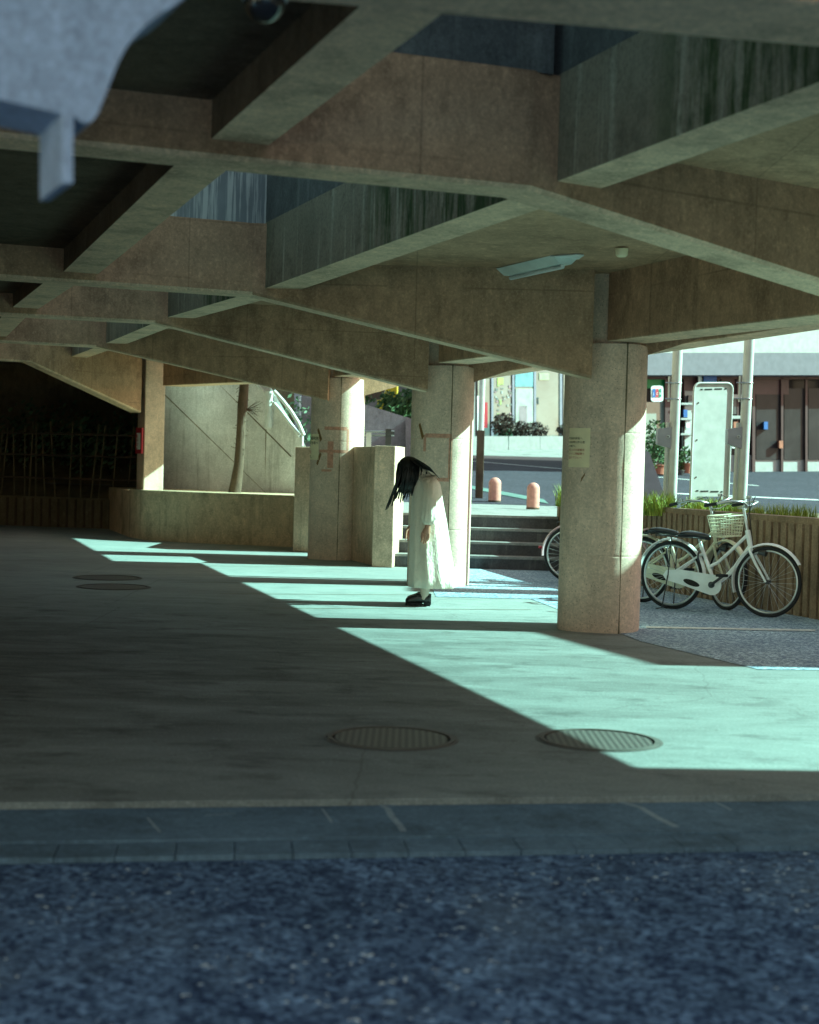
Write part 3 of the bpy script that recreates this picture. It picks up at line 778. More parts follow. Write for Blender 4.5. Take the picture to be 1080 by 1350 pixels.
# tree
tr = thing("bare_tree", "leaning pruned tree with bare twigs standing in the curved planter", "tree", P(308,663,26.2))
pts = [P(x,y,26.2) for x, y in ((306,668),(311,640),(315,612),(317,585),(318,560),(320,535),(322,508),(325,470))]
rs = [.125,.105,.085,.08,.075,.09,.08,.07]
MB().tube(pts, rs, 14).build("trunk", 'bark', tr, smooth=80)
kn_ = P(325,540,26.12); mb = MB()
for i in range(16):
    a = random.uniform(-.9,.9); l = random.uniform(.18,.34)
    e = kn_+Vector((math.cos(a)*l, random.uniform(-.1,.1), math.sin(a)*l*.7))
    mb.tube([kn_, kn_.lerp(e,.5)+Vector((0,0,random.uniform(-.02,.03))), e], [.007,.005,.003], 5)
mb.build("twig", 'bark', tr)
for i in range(26):
    p = P(random.choice((312,313,327,322))+random.uniform(-2,2), random.uniform(510,600), 26.15)
    s_ = random.choice((-1,1)); MB().tube([p, p+Vector((s_*random.uniform(.03,.09),0,random.uniform(.0,.06)))], [.006,.003], 4).build("twig", 'bark', tr)
def crown(mb, c, rad, n, s, flat=1):
    for _ in range(n):
        d = Vector((random.gauss(0,1), random.gauss(0,1), random.gauss(0,1))).normalized()*(random.random()**.4)
        p = Vector(c)+Vector((d.x*rad[0], d.y*rad[1], d.z*rad[2]))
        q = Vector((random.gauss(0,1), random.gauss(0,1), random.gauss(0,1))).normalized(); r_ = q.orthogonal().normalized(); w_ = q.cross(r_)
        k = s*random.uniform(.6,1.3)
        mb.sheet([p-r_*k, p+w_*k*.45, p+r_*k, p-w_*k*.45])
# left bank: ribbed wall, bamboo fence, dark bushes
lw = thing("ribbed_wall", "low dark ribbed retaining wall at far left under the deck", "wall", H(130,697))
la, lb = H(-60,690), H(182,699); dl = (lb-la).normalized(); ll = (lb-la).length
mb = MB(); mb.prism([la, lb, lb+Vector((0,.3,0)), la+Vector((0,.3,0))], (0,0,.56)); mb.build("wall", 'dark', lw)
mb = MB(); s_ = 0.05
while s_ < ll:
    p = la+dl*s_; mb.box((p.x, p.y-.015, .27), (.035,.05,.52)); s_ += .17
mb.build("rib", 'bark', lw)
bf = thing("bamboo_fence", "old bamboo lattice fence above the ribbed wall in the shade", "fence", la.lerp(lb,.6)+Vector((0,.15,.56)))
mb = MB(); s_ = 0
while s_ < ll-.1:
    p = la+dl*s_+Vector((0,.2,.56)); mb.tube([p, p+Vector((random.uniform(-.12,.12), 0, random.uniform(1.15,1.45)))], .014, 6); s_ += random.uniform(.09,.32)
mb.build("cane", 'bamboo', bf)
mb = MB()
for hh in (.35,.78,1.18): mb.tube([la+Vector((0,.17,.56+hh)), lb+Vector((0,.17,.56+hh))], .018, 6)
mb.build("rail", 'bark', bf)
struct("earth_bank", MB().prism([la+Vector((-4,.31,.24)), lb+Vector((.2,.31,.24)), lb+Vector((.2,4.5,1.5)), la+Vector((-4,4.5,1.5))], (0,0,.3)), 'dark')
bs = tag(MB(), ) if False else None
mb = MB()
for i in range(9): crown(mb, (la.x+1+i*.75, la.y+1.6+random.uniform(-.2,.4), 1.7+random.uniform(-.2,.35)), (.75,.6,.75), 420, .06)
tag(mb.build("bank_bushes", 'leaf_dark'), "dark bushes covering the bank behind the bamboo fence", "bushes", kind='stuff')
aw = thing("abutment_wall", "dark concrete end wall closing off the deck behind the bank, with an added return wall blocking the sun", "wall", (-8,33,0))
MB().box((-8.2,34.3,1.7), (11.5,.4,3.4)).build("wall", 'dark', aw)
MB().prism([(-4.75,27.3,0), (-4.55,27.3,0), (-6.6,37,0), (-6.8,37,0)], (0,0,3.1)).build("wall", 'dark', aw)  # return wall added to block the sun from the bank bushes
# unseen wall added on the left to keep sky light from under the deck
sw = thing("shading_wall", "unseen long wall added to shut light out on the left under the deck", "wall", (-8.6,20,0))
MB().box((-9.4,20,1.6), (.4,28,3.2), R(4)).build("wall", 'planter', sw)

# low walls by the farthest column and the steps
lw2 = thing("low_wall", "chest-high concrete wall running from the farthest column to the steps", "wall", H(490,747))
A_, w1, p1, p2 = H(463,744.5), H(491,745.5), H(490,747.5), H(517,748.5); top = 1.56
V0 = lambda p, dx=0, dy=0: Vector((p.x+dx, p.y+dy, 0))
MB().prism([Vector((P(464,600,20.86).x,20.86,0)), V0(w1), V0(w1,0,.3), Vector((P(464,600,20.86).x,21.2,0))], (0,0,top)).build("wall", 'wallc', lw2, bevel=.012)
MB().prism([V0(p1), V0(p2), V0(p2,.12,.75), V0(p1,.1,.75)], (0,0,top+.006)).build("end_pier", 'wallc', lw2, bevel=.012)
lw3 = thing("wall_block", "upright concrete wall block between the planter and the farthest column", "wall", H(395,726))
w0, w1 = H(386,727), H(410,729)
mb = MB(); mb.prism([Vector((w0.x,w0.y,0)), Vector((w1.x+.1,w1.y,0)), Vector((w1.x+.1,w1.y+1.6,0)), Vector((w0.x,w0.y+1.6,0))], (0,0,P(395,589,w0.y).z)); mb.build("wall", 'wallc', lw3, bevel=.02)

# ================================================================== retaining wall, grass, poles, sign
rw = thing("retaining_wall", "brown ribbed retaining wall topped with grass behind the bicycles", "wall", (2.6,18,0))
rp = [Vector((2.04,20.75,0)), Vector((2.55,18.2,0)), Vector((3.2,15.7,0)), Vector((4.4,12.2,0)), Vector((5.6,9.3,0))]
hw = .93; mb = MB(); mr = MB()
for a, b in zip(rp, rp[1:]):
    d = (b-a).normalized(); n_ = Vector((-d.y, d.x, 0)); n_ = n_ if n_.x > 0 else -n_
    mb.prism([a, b, b+n_*.22, a+n_*.22], (0,0,hw))
    L = (b-a).length; k = int(L/.13)
    for i in range(k):
        p = a+d*((i+.5)*L/k)-n_*.012; ang = math.atan2(d.y, d.x)
        mr.box((p.x,p.y,hw*.47+random.uniform(-.005,.005)), (.09+random.uniform(-.02,.015),.035,hw*.93), ang)
M['rwall'] = concrete("brown_wall_concrete", (.33,.235,.16), streak=.9, stain=(.10,.075,.055), var=.45)
mb.build("wall", 'rwall', rw); mr.build("rib", 'rwall', rw)
mb = MB(); mb.prism([Vector((p.x+.2,p.y+.05,.62)) for p in rp]+[Vector((13,9.3,.62)), Vector((13,20.9,.62)), Vector((2.3,20.9,.62))], (0,0,.2)); struct("verge", mb, 'dark')
def tuft(c, r, n, h, name_label, up_=1.):
    mb = MB()
    for _ in range(int(n*1.5)):
        a = random.uniform(0,6.28); rr = r*math.sqrt(random.random()); p = Vector((c[0]+rr*math.cos(a), c[1]+rr*math.sin(a), c[2]))
        l = h*random.uniform(.5,1.15); b = random.uniform(0,6.28); le = random.uniform(.1,.55)*l
        tip = p+Vector((math.cos(b)*le, math.sin(b)*le, l)); md = p+Vector((math.cos(b)*le*.3, math.sin(b)*le*.3, l*.6)); s_ = Vector((math.sin(b), -math.cos(b), 0))*random.uniform(.0025,.006)
        mb.add([p-s_, p+s_, md+s_*.8, md-s_*.8, tip], [(0,1,2,3),(3,2,4)])
    tag(mb.build("grass_tuft", 'grass'), name_label, "grass", "bright grass tufts on top of the retaining wall", kind='stuff')
def vp(px, y, h): 
    q = P(px, 640, y); return (q.x, y, h)
tuft(vp(868,17.2,.83), .22, 420, .27, "bright grass tuft just right of the nearest column")
tuft(vp(935,16.9,.83), .30, 650, .22, "wide bright grass patch at the foot of the white board")
tuft(vp(985,16.2,.83), .2, 300, .16, "short grass at the foot of the right pole")
tuft(vp(745,20.4,.83), .14, 130, .3, "pale grass tuft at the far end of the wall by the steps")
tuft(vp(1040,15.4,.83), .3, 350, .2, "grass farther right along the wall top")

def pole(p0, p1, y, label):
    base = P(*p0, y); base.z = .8; tp = P(*p1, y)
    d = (tp-base); tp2 = base+d*((4.6-base.z)/d.z)
    t = thing("utility_pole", label, "pole", base, "pale poles behind the retaining wall")
    MB().tube([base, tp2], .058, 20).build("shaft", 'pole_paint', t, smooth=60)
    dn = d.normalized()
    def q(h): return base+d*((h-base.z)/d.z)
    # thin conduit along the left side with clamps
    MB().tube([q(.82)+Vector((-.085,-.02,0)), q(1.9)+Vector((-.085,-.02,0))], .022, 10).build("conduit", 'pole_paint', t, smooth=60)
    for h in (P(p1[0],505,y).z, P(p1[0],526,y).z):
        m_ = MB(); c = q(h); m_.torus(c, .062, .006, Matrix(((1,0,0),(0,0,1),(0,1,0))), 28, 6)
        m_.tube([c+Vector((-.13,-.03,0)), c+Vector((-.05,-.05,0))], .008, 6); m_.build("clamp", 'steel', t)
    m_ = MB(); c = q(P(p1[0],515,y).z); m_.tube([c+Vector((-.085,-.02,-.13)), c+Vector((-.085,-.02,.16))], .014, 8); m_.build("conduit", 'pole_paint', t)
    # grey wedge-shaped box
    zt_, zb_ = P(p1[0],563,y).z, P(p1[0],592,y).z; c = q((zt_+zb_)/2)
    MB().prism([Vector((c.x-.20,c.y-.05,zb_+.05)), Vector((c.x-.04,c.y-.05,zb_)), Vector((c.x-.04,c.y-.05,zt_)), Vector((c.x-.20,c.y-.05,zt_-.03))], (0,.14,0)).build("junction_box", 'grey_box', t, bevel=.006)
    MB().torus((c.x-.08,c.y-.06,c.z+.01), .016, .005, Matrix.Identity(3), 14, 6).build("lock", 'steel', t)
pole((885,668), (893,476), 17.6, "pale pole with a grey box, left of the white board")
pole((977,668), (987,472), 17.0, "pale pole with a grey box, right of the white board")
bd = thing("sign_board", "tall pale mint blank board with rounded top corners between two poles", "sign board", P(938,672,17.3))
def SB(px, py, dy=0): 
    k = (px-911)/54; return P(px, py, 17.3+k*.22+dy)
def rr(x0, y0, x1, y1, r, n=6):
    out = []
    for cx, cy, a in ((x0+r,y0+r,180), (x1-r,y0+r,270)):
        for i in range(n+1): an = R(a+90*i/n); out.append((cx+r*math.cos(an), cy+r*math.sin(an)))
    return out
out = rr(915.5,505,966,660,8); skew = lambda x, y: (x-(y-505)*.038, y)
top_ = [skew(x,y) for x, y in out]; body = top_+[skew(966,680), skew(956.5,680), skew(956.5,655), skew(924,655), skew(924,680), skew(915.5,680)]
mb = MB(); mb.prism([SB(*q) for q in body], (0,.035,0)); mb.build("board", 'pole_paint', bd, bevel=.004)
ed = MB(); loop = [SB(*q, -.012) for q in [skew(915.8,672)]+top_+[skew(965.7,672)]]; ed.tube(loop, .013, 8); ed.build("rim", 'pole_paint', bd, smooth=60)
for x0, x1, y in ((924,927,513.5), (929.5,939.5,513.3), (942.5,952.5,512.8), (955.5,958.5,512.5), (923,926.5,647), (929,939.5,647.6), (942,953,648), (955.5,958.5,648.3)):
    q = [skew(x0,y-.8), skew(x1,y-1), skew(x1,y+.9), skew(x0,y+1.1)]; MB().sheet([SB(*p, -.004) for p in q]).build("slot", 'ink_black', bd)
for x, y in ((921,531),(919,580),(918,629)): MB().lathe(SB(x,y,-.004), [(.007,-.007),(.007,.007)], 10).build("bolt", 'ink_black', bd)

# bollards
def bollard(px, py, w, h, label):
    b = U(px, py); t = thing("bollard", label, "bollard", b, "pink round-topped bollards at the top of the steps")
    r = w/2; pr = [(r*.98,0),(r,.02),(r,h-r)]+[(r*math.cos(R(a)), h-r+r*math.sin(R(a))) for a in range(10,90,10)]+[(.002,h)]
    MB().lathe(b, pr, 28).build("post", 'pink_stone', t, smooth=50)
    MB().lathe(b, [(r*1.04,0),(r*1.04,.03),(r*.99,.035)], 28).build("base_ring", 'bark', t)
bollard(652, 662, .225, .45, "pink bollard farther back, left of the pair above the steps")
bollard(702.5, 671.5, .205, .43, "pink bollard nearer the steps, right of the pair")
# dark metal post beside the middle column
gp = thing("gate_post", "grey-brown upright post just right of the middle column", "post", U(631,655))
b = U(631.5,657); MB().box((b.x,b.y,b.z+.62), (.14,.14,1.3)).build("post", 'bark', gp, bevel=.01)
MB().tube([Vector((b.x,b.y,b.z+1.2)), Vector((b.x,b.y,b.z+4))], .055, 12).build("pipe", 'pole_paint', gp)

# ================================================================== far buildings
def facade(px0, px1, y0, y1):
    A, B = P(px0, 600, y0), P(px1, 600, y1); d = Vector((B.x-A.x, B.y-A.y, 0)).normalized(); n_ = Vector((-d.y, d.x, 0))
    def f(px, py, dy=0):
        q = ray(px, py); a = A+n_*dy; return Vector((0,0,HC)) + q*(n_.dot(a-Vector((0,0,HC)))/n_.dot(q))
    return f
def quad(mb, f, x0, y0, x1, y1, dy, th): 
    mb.prism([f(x0,y1,dy), f(x1,y1,dy), f(x1,y0,dy), f(x0,y0,dy)], (0,th,0)); return mb
# pale shop with tall windows across the street
S = facade(620, 770, 51, 55)
sh1 = thing("shop_building", "pale building with tall poster-hung windows across the street", "building", S(690,600))
quad(MB(), S, 560, -250, 850, 610, .3, 8).build("wall", 'bldg_white', sh1)
for x0, x1 in ((630,648),(650.5,676),(679,704),(707,738),(743,760)):
    w_ = quad(MB(), S, x0, 440, x1, 575, .24, .05).build("window", 'shop_glass', sh1)
for x in (649.3, 677, 705.5, 740): quad(MB(), S, x-1.4, 440, x+1.4, 575, .20, .05).build("mullion", 'mullion', sh1)
quad(MB(), S, 560, 400, 850, 440, .1, .2).build("fascia", 'lightfascia', sh1)
def poster(x0, y0, x1, y1, c, nm): 
    k = "paper_%d_%d_%d" % tuple(int(q*99) for q in c)
    if k not in M: M[k] = plain("poster_paper", mul(c, .55), .7, var=.2, scale=3)
    quad(MB(), S, x0, y0, x1, y1, .22, .012).build(nm, k, sh1)
poster(679.5,478,703.5,510,(.25,.48,.56),"poster"); poster(680,512,703,575,(.60,.58,.55),"poster"); poster(684,535,695,573,(.55,.40,.44),"poster")
poster(711,492,724,501,(.60,.58,.40),"poster"); poster(656,498,664,507,(.62,.66,.2),"poster")
for i in range(34):
    x = random.uniform(651,674); y = random.uniform(505,560); poster(x, y, x+random.uniform(1.5,3.5), y+random.uniform(1.5,4.5), random.choice([(.5,.45,.4),(.25,.25,.24),(.55,.6,.25),(.5,.3,.35),(.6,.6,.58)]), "poster")
poster(708.6,524,710.4,533,(.1,.1,.1),"poster")
bn = thing("red_banner", "upright red banner hanging by the shop window beside the middle column", "banner", S(637,560,-.6))
quad(MB(), S, 634.5, 530.5, 643, 564, -.6, .05).build("cloth", 'red', bn)
quad(MB(), S, 629.5, 522, 634, 620, -.6, .1).build("pole", 'white_paint', bn)
lwf = thing("white_planter_wall", "low white wall with shrubs on top across the street", "wall", S(690,598,-1.3))
quad(MB(), S, 560, 575, 670, 601, -1.3, .25).build("wall_panel", 'bldg_white', lwf); quad(MB(), S, 671, 575, 712, 601, -1.3, .25).build("wall_panel", 'bldg_white', lwf); quad(MB(), S, 712.4, 575, 850, 601, -1.3, .25).build("wall_panel", 'bldg_white', lwf)
def shrub(px, py, rx, rz, mat, label, n=500):
    c = S(px, py, -.75); mb = MB(); crown(mb, c, (rx, .4, rz), n, .07)
    t = thing("shrub", label, "shrub", (c.x,c.y,c.z-rz)); mb.build("crown", mat, t)
    MB().tube([(c.x,c.y,c.z-rz-.15), (c.x,c.y,c.z)], .04, 6).build("stem", 'bark', t)
shrub(664,561,.42,.42,'shrub_brown',"tallest dark brown shrub at the left end of the white wall", 700)
shrub(688,566,.42,.28,'shrub_brown',"low brown shrub in the middle of the white wall")
shrub(707,567,.46,.27,'shrub_brown',"rounded brown shrub right of the middle one on the white wall")
shrub(745,568,.3,.25,'shrub_brown',"brown shrub cut off by the nearest column's left edge")
shrub(667.5,572,.22,.22,'shrub_green',"small green bush spilling over the white wall", 350)

# shop on the right
T = facade(855, 1085, 38.5, 41.5)
s2 = thing("shop", "shop with maroon frames, grey fascia and shelves behind the poles", "shop", T(930,630))
quad(MB(), T, 770, 200, 1230, 470, .4, 2.5).build("wall", 'bldg_grey', s2)
quad(MB(), T, 770, 465, 1230, 494.5, -.35, .8).build("fascia", 'lightfascia', s2)
quad(MB(), T, 770, 494.5, 1230, 640, .55, .1).build("back_wall", 'dark_glass', s2)
quad(MB(), T, 846, 530, 877, 600, .3, .06).build("door_glass", 'green_glass', s2)
quad(MB(), T, 846, 496, 877, 512, .28, .1).build("green_panel", 'green_sign', s2)
for x0, x1, y0, y1 in ((877,881,495,640),(881,886,495,640),(902,903,495,640),(946,948.6,495,560),(972,974,495,640),(846,1230,494.5,500)):
    quad(MB(), T, x0, y0, x1, y1, .2, .12).build("frame", 'maroon', s2)
for x0, x1 in ((992,996),(1030,1033),(1062,1065),(1100,1104),(820,824),(790,794)):
    quad(MB(), T, x0, 495, x1, 640, .2, .12).build("frame", 'maroon', s2)
for x0, x1 in ((997,1029),(1034,1061),(1066,1099),(1105,1150),(795,819)):
    quad(MB(), T, x0, 512, x1, 606, .26, .05).build("window", 'dark_glass', s2)
quad(MB(), T, 886, 497, 925, 515, .25, .1).build("lintel", 'maroon', s2); quad(MB(), T, 951, 495, 1040, 520, .25, .1).build("lintel", 'maroon', s2)
quad(MB(), T, 903, 515, 914, 600, .3, .15).build("shelf_unit", 'shelf_grey', s2)
for y in (531, 551, 571, 592): quad(MB(), T, 898, y, 914, y+2.5, .05, .4).build("shelf", 'shelf_grey', s2)
quad(MB(), T, 964, 520, 990, 525, .05, .3).build("shelf", 'shelf_grey', s2); quad(MB(), T, 964, 548, 990, 552, .05, .3).build("shelf", 'shelf_grey', s2)
quad(MB(), T, 966, 526, 971, 546, .2, .2).build("goods", 'dark_steel', s2)
for x, y, c in ((904,544,'blue_sign'),(909,545,'shelf_grey'),(907,558,'cardwhite'),(910,525,'dark_steel'),(970,560,'terracotta'),(968,585,'cardwhite'),(1010,560,'blue_sign'),(1030,585,'terracotta')):
    quad(MB(), T, x-2.5, y-4, x+2.5, y+6, .1, .2).build("goods", c, s2)
quad(MB(), T, 921, 493, 925.5, 507, .1, .1).build("frame", 'white_paint', s2)
quad(MB(), T, 846, 600, 1230, 640, .3, .2).build("plinth", 'shelf_grey', s2)
bsn = thing("blue_sign", "small blue sign above the white board in the shop window", "sign", T(937,500,.05))
quad(MB(), T, 928, 492.5, 945, 512, .05, .06).build("panel", 'blue_sign', bsn)
# card emblem sign
cs = thing("card_sign", "small white rounded sign with blue, red and green stripes by the shop door", "sign", T(866,519,-.4))
r4 = []
for cx, cy, a in ((862,512,180),(871,512,270),(871,526,0),(862,526,90)):
    for i in range(5): an = R(a+90*i/4); r4.append(T(cx+3.5*math.cos(an), cy+3.5*math.sin(an), -.4))
MB().prism(r4, (0,.06,0)).build("panel", 'cardwhite', cs)
for i, (m_, ch) in enumerate((('blue_sign','J'),('cardred','C'),('cardgreen','B'))):
    x0 = 860.6+i*4; st_ = [(x0,513+ (2 if i else 0)*0),(x0+3.6,512.2),(x0+3.6,523.4),(x0,524)]
    MB().prism([T(x,y,-.415) for x, y in st_], (0,.01,0)).build("stripe", m_, cs)
    o_ = T(x0+.7, 520.5, -.425); text_mesh("lettering", ch, 'cardwhite', cs, o_, T(880,520,0)-T(860,520,0), (0,0,1), .085)
text_mesh("lettering", "CARD", 'ink_black', cs, T(861.6,527,-.42), T(880,520,0)-T(860,520,0), (0,0,1), .05) if False else None
# pots by the shop
def pot(px, py, r, h, label, leaves=True, mat='terracotta'):
    b = T(px, py, -.8); t = thing("flower_pot", label, "flower pot", b, "potted plants along the shop front")
    MB().lathe(b, [(r*.75,0),(r,h),(r*1.08,h),(r*1.08,h*.86),(r*.98,h*.86)], 20).build("pot", mat, t)
    if leaves:
        m_ = MB(); crown(m_, b+Vector((0,0,h+.18)), (r*1.2,r*1.2,.26), 160, .05); m_.build("plant", 'leaf', t)
pot(879,632,.17,.34,"tall terracotta pot just left of the left pole", True)
pot(866,625,.24,.24,"wide brown pot by the greenish shop door", True)
pot(905,624,.16,.26,"terracotta pot with leaves right of the left pole", True)
pot(896,630,.12,.2,"small dark pot behind the left pole", True, 'dark_steel')
bx = T(862,586,-1.0); t = thing("leafy_bush", "dark green bush beside the right edge of the nearest column", "bush", bx)
m_ = MB(); crown(m_, bx+Vector((0,0,.0)), (.42,.4,.62), 700, .06); m_.build("crown", 'leaf', t)
MB().tube([bx+Vector((0,0,-.9)), bx], .03, 6).build("stem", 'bark', t)
# sloping grey stair cheek
ck = thing("stair_cheek", "grey triangular stair side wall right of the nearest column", "wall", P(860,668,26))
MB().prism([P(846,592,26), P(856,596,26), P(883,672,26), P(846,672,26)], (0,.3,0)).build("wall", 'lightfascia', ck)

# behind the gap between the farthest and middle columns
pw = thing("ramp_parapet", "mauve concrete parapet sloping down between the two farther columns", "wall", P(510,590,30.5))
MB().prism([P(398,506,30.5), P(478,532,30.5), P(539,551,30.5), P(541,551,30.2), P(541,690,30.2), P(398,690,30.5)], (0,.3,0)).build("wall", 'purple', pw)
MB().prism([P(535,549,30.1), P(545,553,30.1), P(545,690,30.1), P(535,690,30.1)], (.02,.25,0)).build("pilaster", 'purple', pw)
rl = thing("pipe_railing", "grey low railing in front of the mauve parapet", "railing", P(500,580,23.5))
for y in (569.5, 574): MB().tube([P(474,y,23.5), P(520,y-.5,23.5)], .018, 8).build("rail", 'steel', rl)
for x in (486,): MB().box(P(x,583,23.5), (.08,.06,.3)).build("post", 'steel', rl)
MB().box(P(512,580,23.5), (.09,.06,.34)).build("post", 'dark_steel', rl); MB().box(P(515,571,23.4), (.12,.06,.05)).build("bracket", 'dark_steel', rl)
yb_ = thing("yellow_building", "yellow painted building corner behind the tree leaves", "building", P(515,545,46))
MB().prism([P(498,495,46), P(524,495,46), P(523,541,46), P(497,541,46)], (0,3,0)).build("wall", 'yellow', yb_)
MB().prism([P(478,514,45), P(500,510,45), P(500,516,45), P(478,520,45)], (0,.4,0)).build("awning", 'white_paint', yb_)
MB().prism([P(476,520.5,44.9), P(503,516,44.9), P(508,500,44.9), P(513,500,44.9), P(503,526,44.9), P(476,528,44.9)], (0,.5,0)).build("soffit", 'bark', yb_)
wb = thing("white_house", "pale house wall seen behind the tree between the columns", "building", P(530,520,60))
MB().prism([P(440,470,60), P(580,470,60), P(580,640,60), P(440,640,60)], (0,5,0)).build("wall", 'bldg_white', wb)
lt = thing("leafy_tree", "green leafy tree rising over the mauve parapet between the columns", "tree", P(525,560,38))
mb = MB()
for x, y, r_, n_ in ((527,540,.42,260),(517,546,.35,200),(536,545,.4,240),(524,527,.22,70),(541,530,.25,90),(510,552,.35,150),(507,537,.3,90),(512,524,.22,50),(539,518,.2,40),(485,529,.2,24),(530,552,.5,260)):
    crown(mb, P(x,y,38), (r_,r_,r_*.8), n_, .085)
mb.build("crown", 'leaf', lt); MB().tube([P(527,640,38), P(527,550,38), P(528,530,38)], [.1,.07,.03], 8).build("trunk", 'bark', lt)
# slatted screen behind the handrail
ss_ = thing("slatted_screen", "pale upright slats behind the handrail at the back", "screen", P(402,545,33))
for x in (395.5, 399.5, 403.5, 407.5, 411): MB().prism([P(x-1.1,522,33), P(x+1.1,522,33), P(x+1.1,548,33), P(x-1.1,548,33)], (0,.05,0)).build("slat", 'white_paint', ss_)
MB().prism([P(388,500,33.3), P(430,500,33.3), P(430,600,33.3), P(388,600,33.3)], (0,.2,0)).build("panel", 'grey_box', ss_)

# unseen neighbouring blocks, outlines shaped to throw the shade on the ground
def block(label, pts, h, floors):
    c = sum((Vector((x,y,0)) for x, y in pts), Vector())/len(pts)
    t = thing("shade_block", label, "building", c)
    MB().prism([(x,y,-.05) for x, y in pts], (0,0,h+.05)).build("wall", 'bldg_grey', t)
    a, b = Vector((*pts[0], 0)), Vector((*pts[-1], 0)); d = b-a; ang = math.atan2(d.y, d.x)
    for f in range(floors):
        k = int(d.length/2)
        for q in range(k):
            c = a+d*((q+.5)/k); MB().box((c.x, c.y, 1.6+f*2.8), (.9,.04,1.2), ang).build("window", 'dark_glass', t)
M['pink_bounce'] = concrete("pink_bounce_wall", (.82,.50,.42), streak=.2, var=.12)
fb_ = thing("bounce_building", "added unseen pink building on the left, bouncing warm light under the deck", "building", (-10,-12,0))  # unseen building added, coloured to bounce warm fill under the deck
MB().box((-12.5,-13,4.9), (7,36,9.9)).build("wall", 'pink_bounce', fb_)
mb = MB()
for f in range(3):
    for k in range(12): mb.box((-9.0,-29+k*2.9,2+f*2.9), (.06,1.1,1.2))
mb.build("window", 'dark_glass', fb_)
SUN_EL, SUN_AZ = R(35.5), R(3)       # az: degrees the sun stands beyond straight right
tn = math.tan(SUN_EL)
block("unseen grey block on the near right, set to shade the foreground", [(7.5,-6),(15,-6),(15,7.41),(7.5,7.02)], 8.4, 2)
block("unseen lower grey block on the right, notched to shape the sunlit floor", [(10.1,10.74),(17,11.1),(17,16.85),(8.4,16.85),(8.4,16.3),(10.3,16.3),(10.3,13.1),(9.25,13.1)], 6.0, 2)

# ================================================================== bicycles
ROTW = Matrix.Identity(3)
def wheel(parent, c, ang, lean, rad=.33):
    m = Matrix.Rotation(ang, 3, 'Z') @ Matrix.Rotation(lean, 3, 'X')
    ty = MB().torus(c, rad-.017, .018, m, 56, 10).build("wheel", 'black_rubber', parent, smooth=60, local=True)
    MB().torus(c, rad-.041, .012, m, 56, 8, rr=.011).build("rim", 'steel', ty, smooth=60, local=True)
    mb = MB()
    for k in range(28):
        a = 2*math.pi*k/28; s_ = 1 if k % 2 else -1; a2 = a+s_*.35*(1 if k % 4 < 2 else -1)
        p = Vector(c)+m @ Vector((.02*math.cos(a2), s_*.022, .02*math.sin(a2))); q = Vector(c)+m @ Vector(((rad-.05)*math.cos(a), 0, (rad-.05)*math.sin(a)))
        mb.tube([p, q], .0016, 4, False)
    mb.build("spoke", 'steel', ty, local=True)
    mb = MB(); mb.tube([Vector(c)+m @ Vector((0,-.035,0)), Vector(c)+m @ Vector((0,.035,0))], .02, 12); mb.build("hub", 'dark_steel', ty, local=True)
    return m
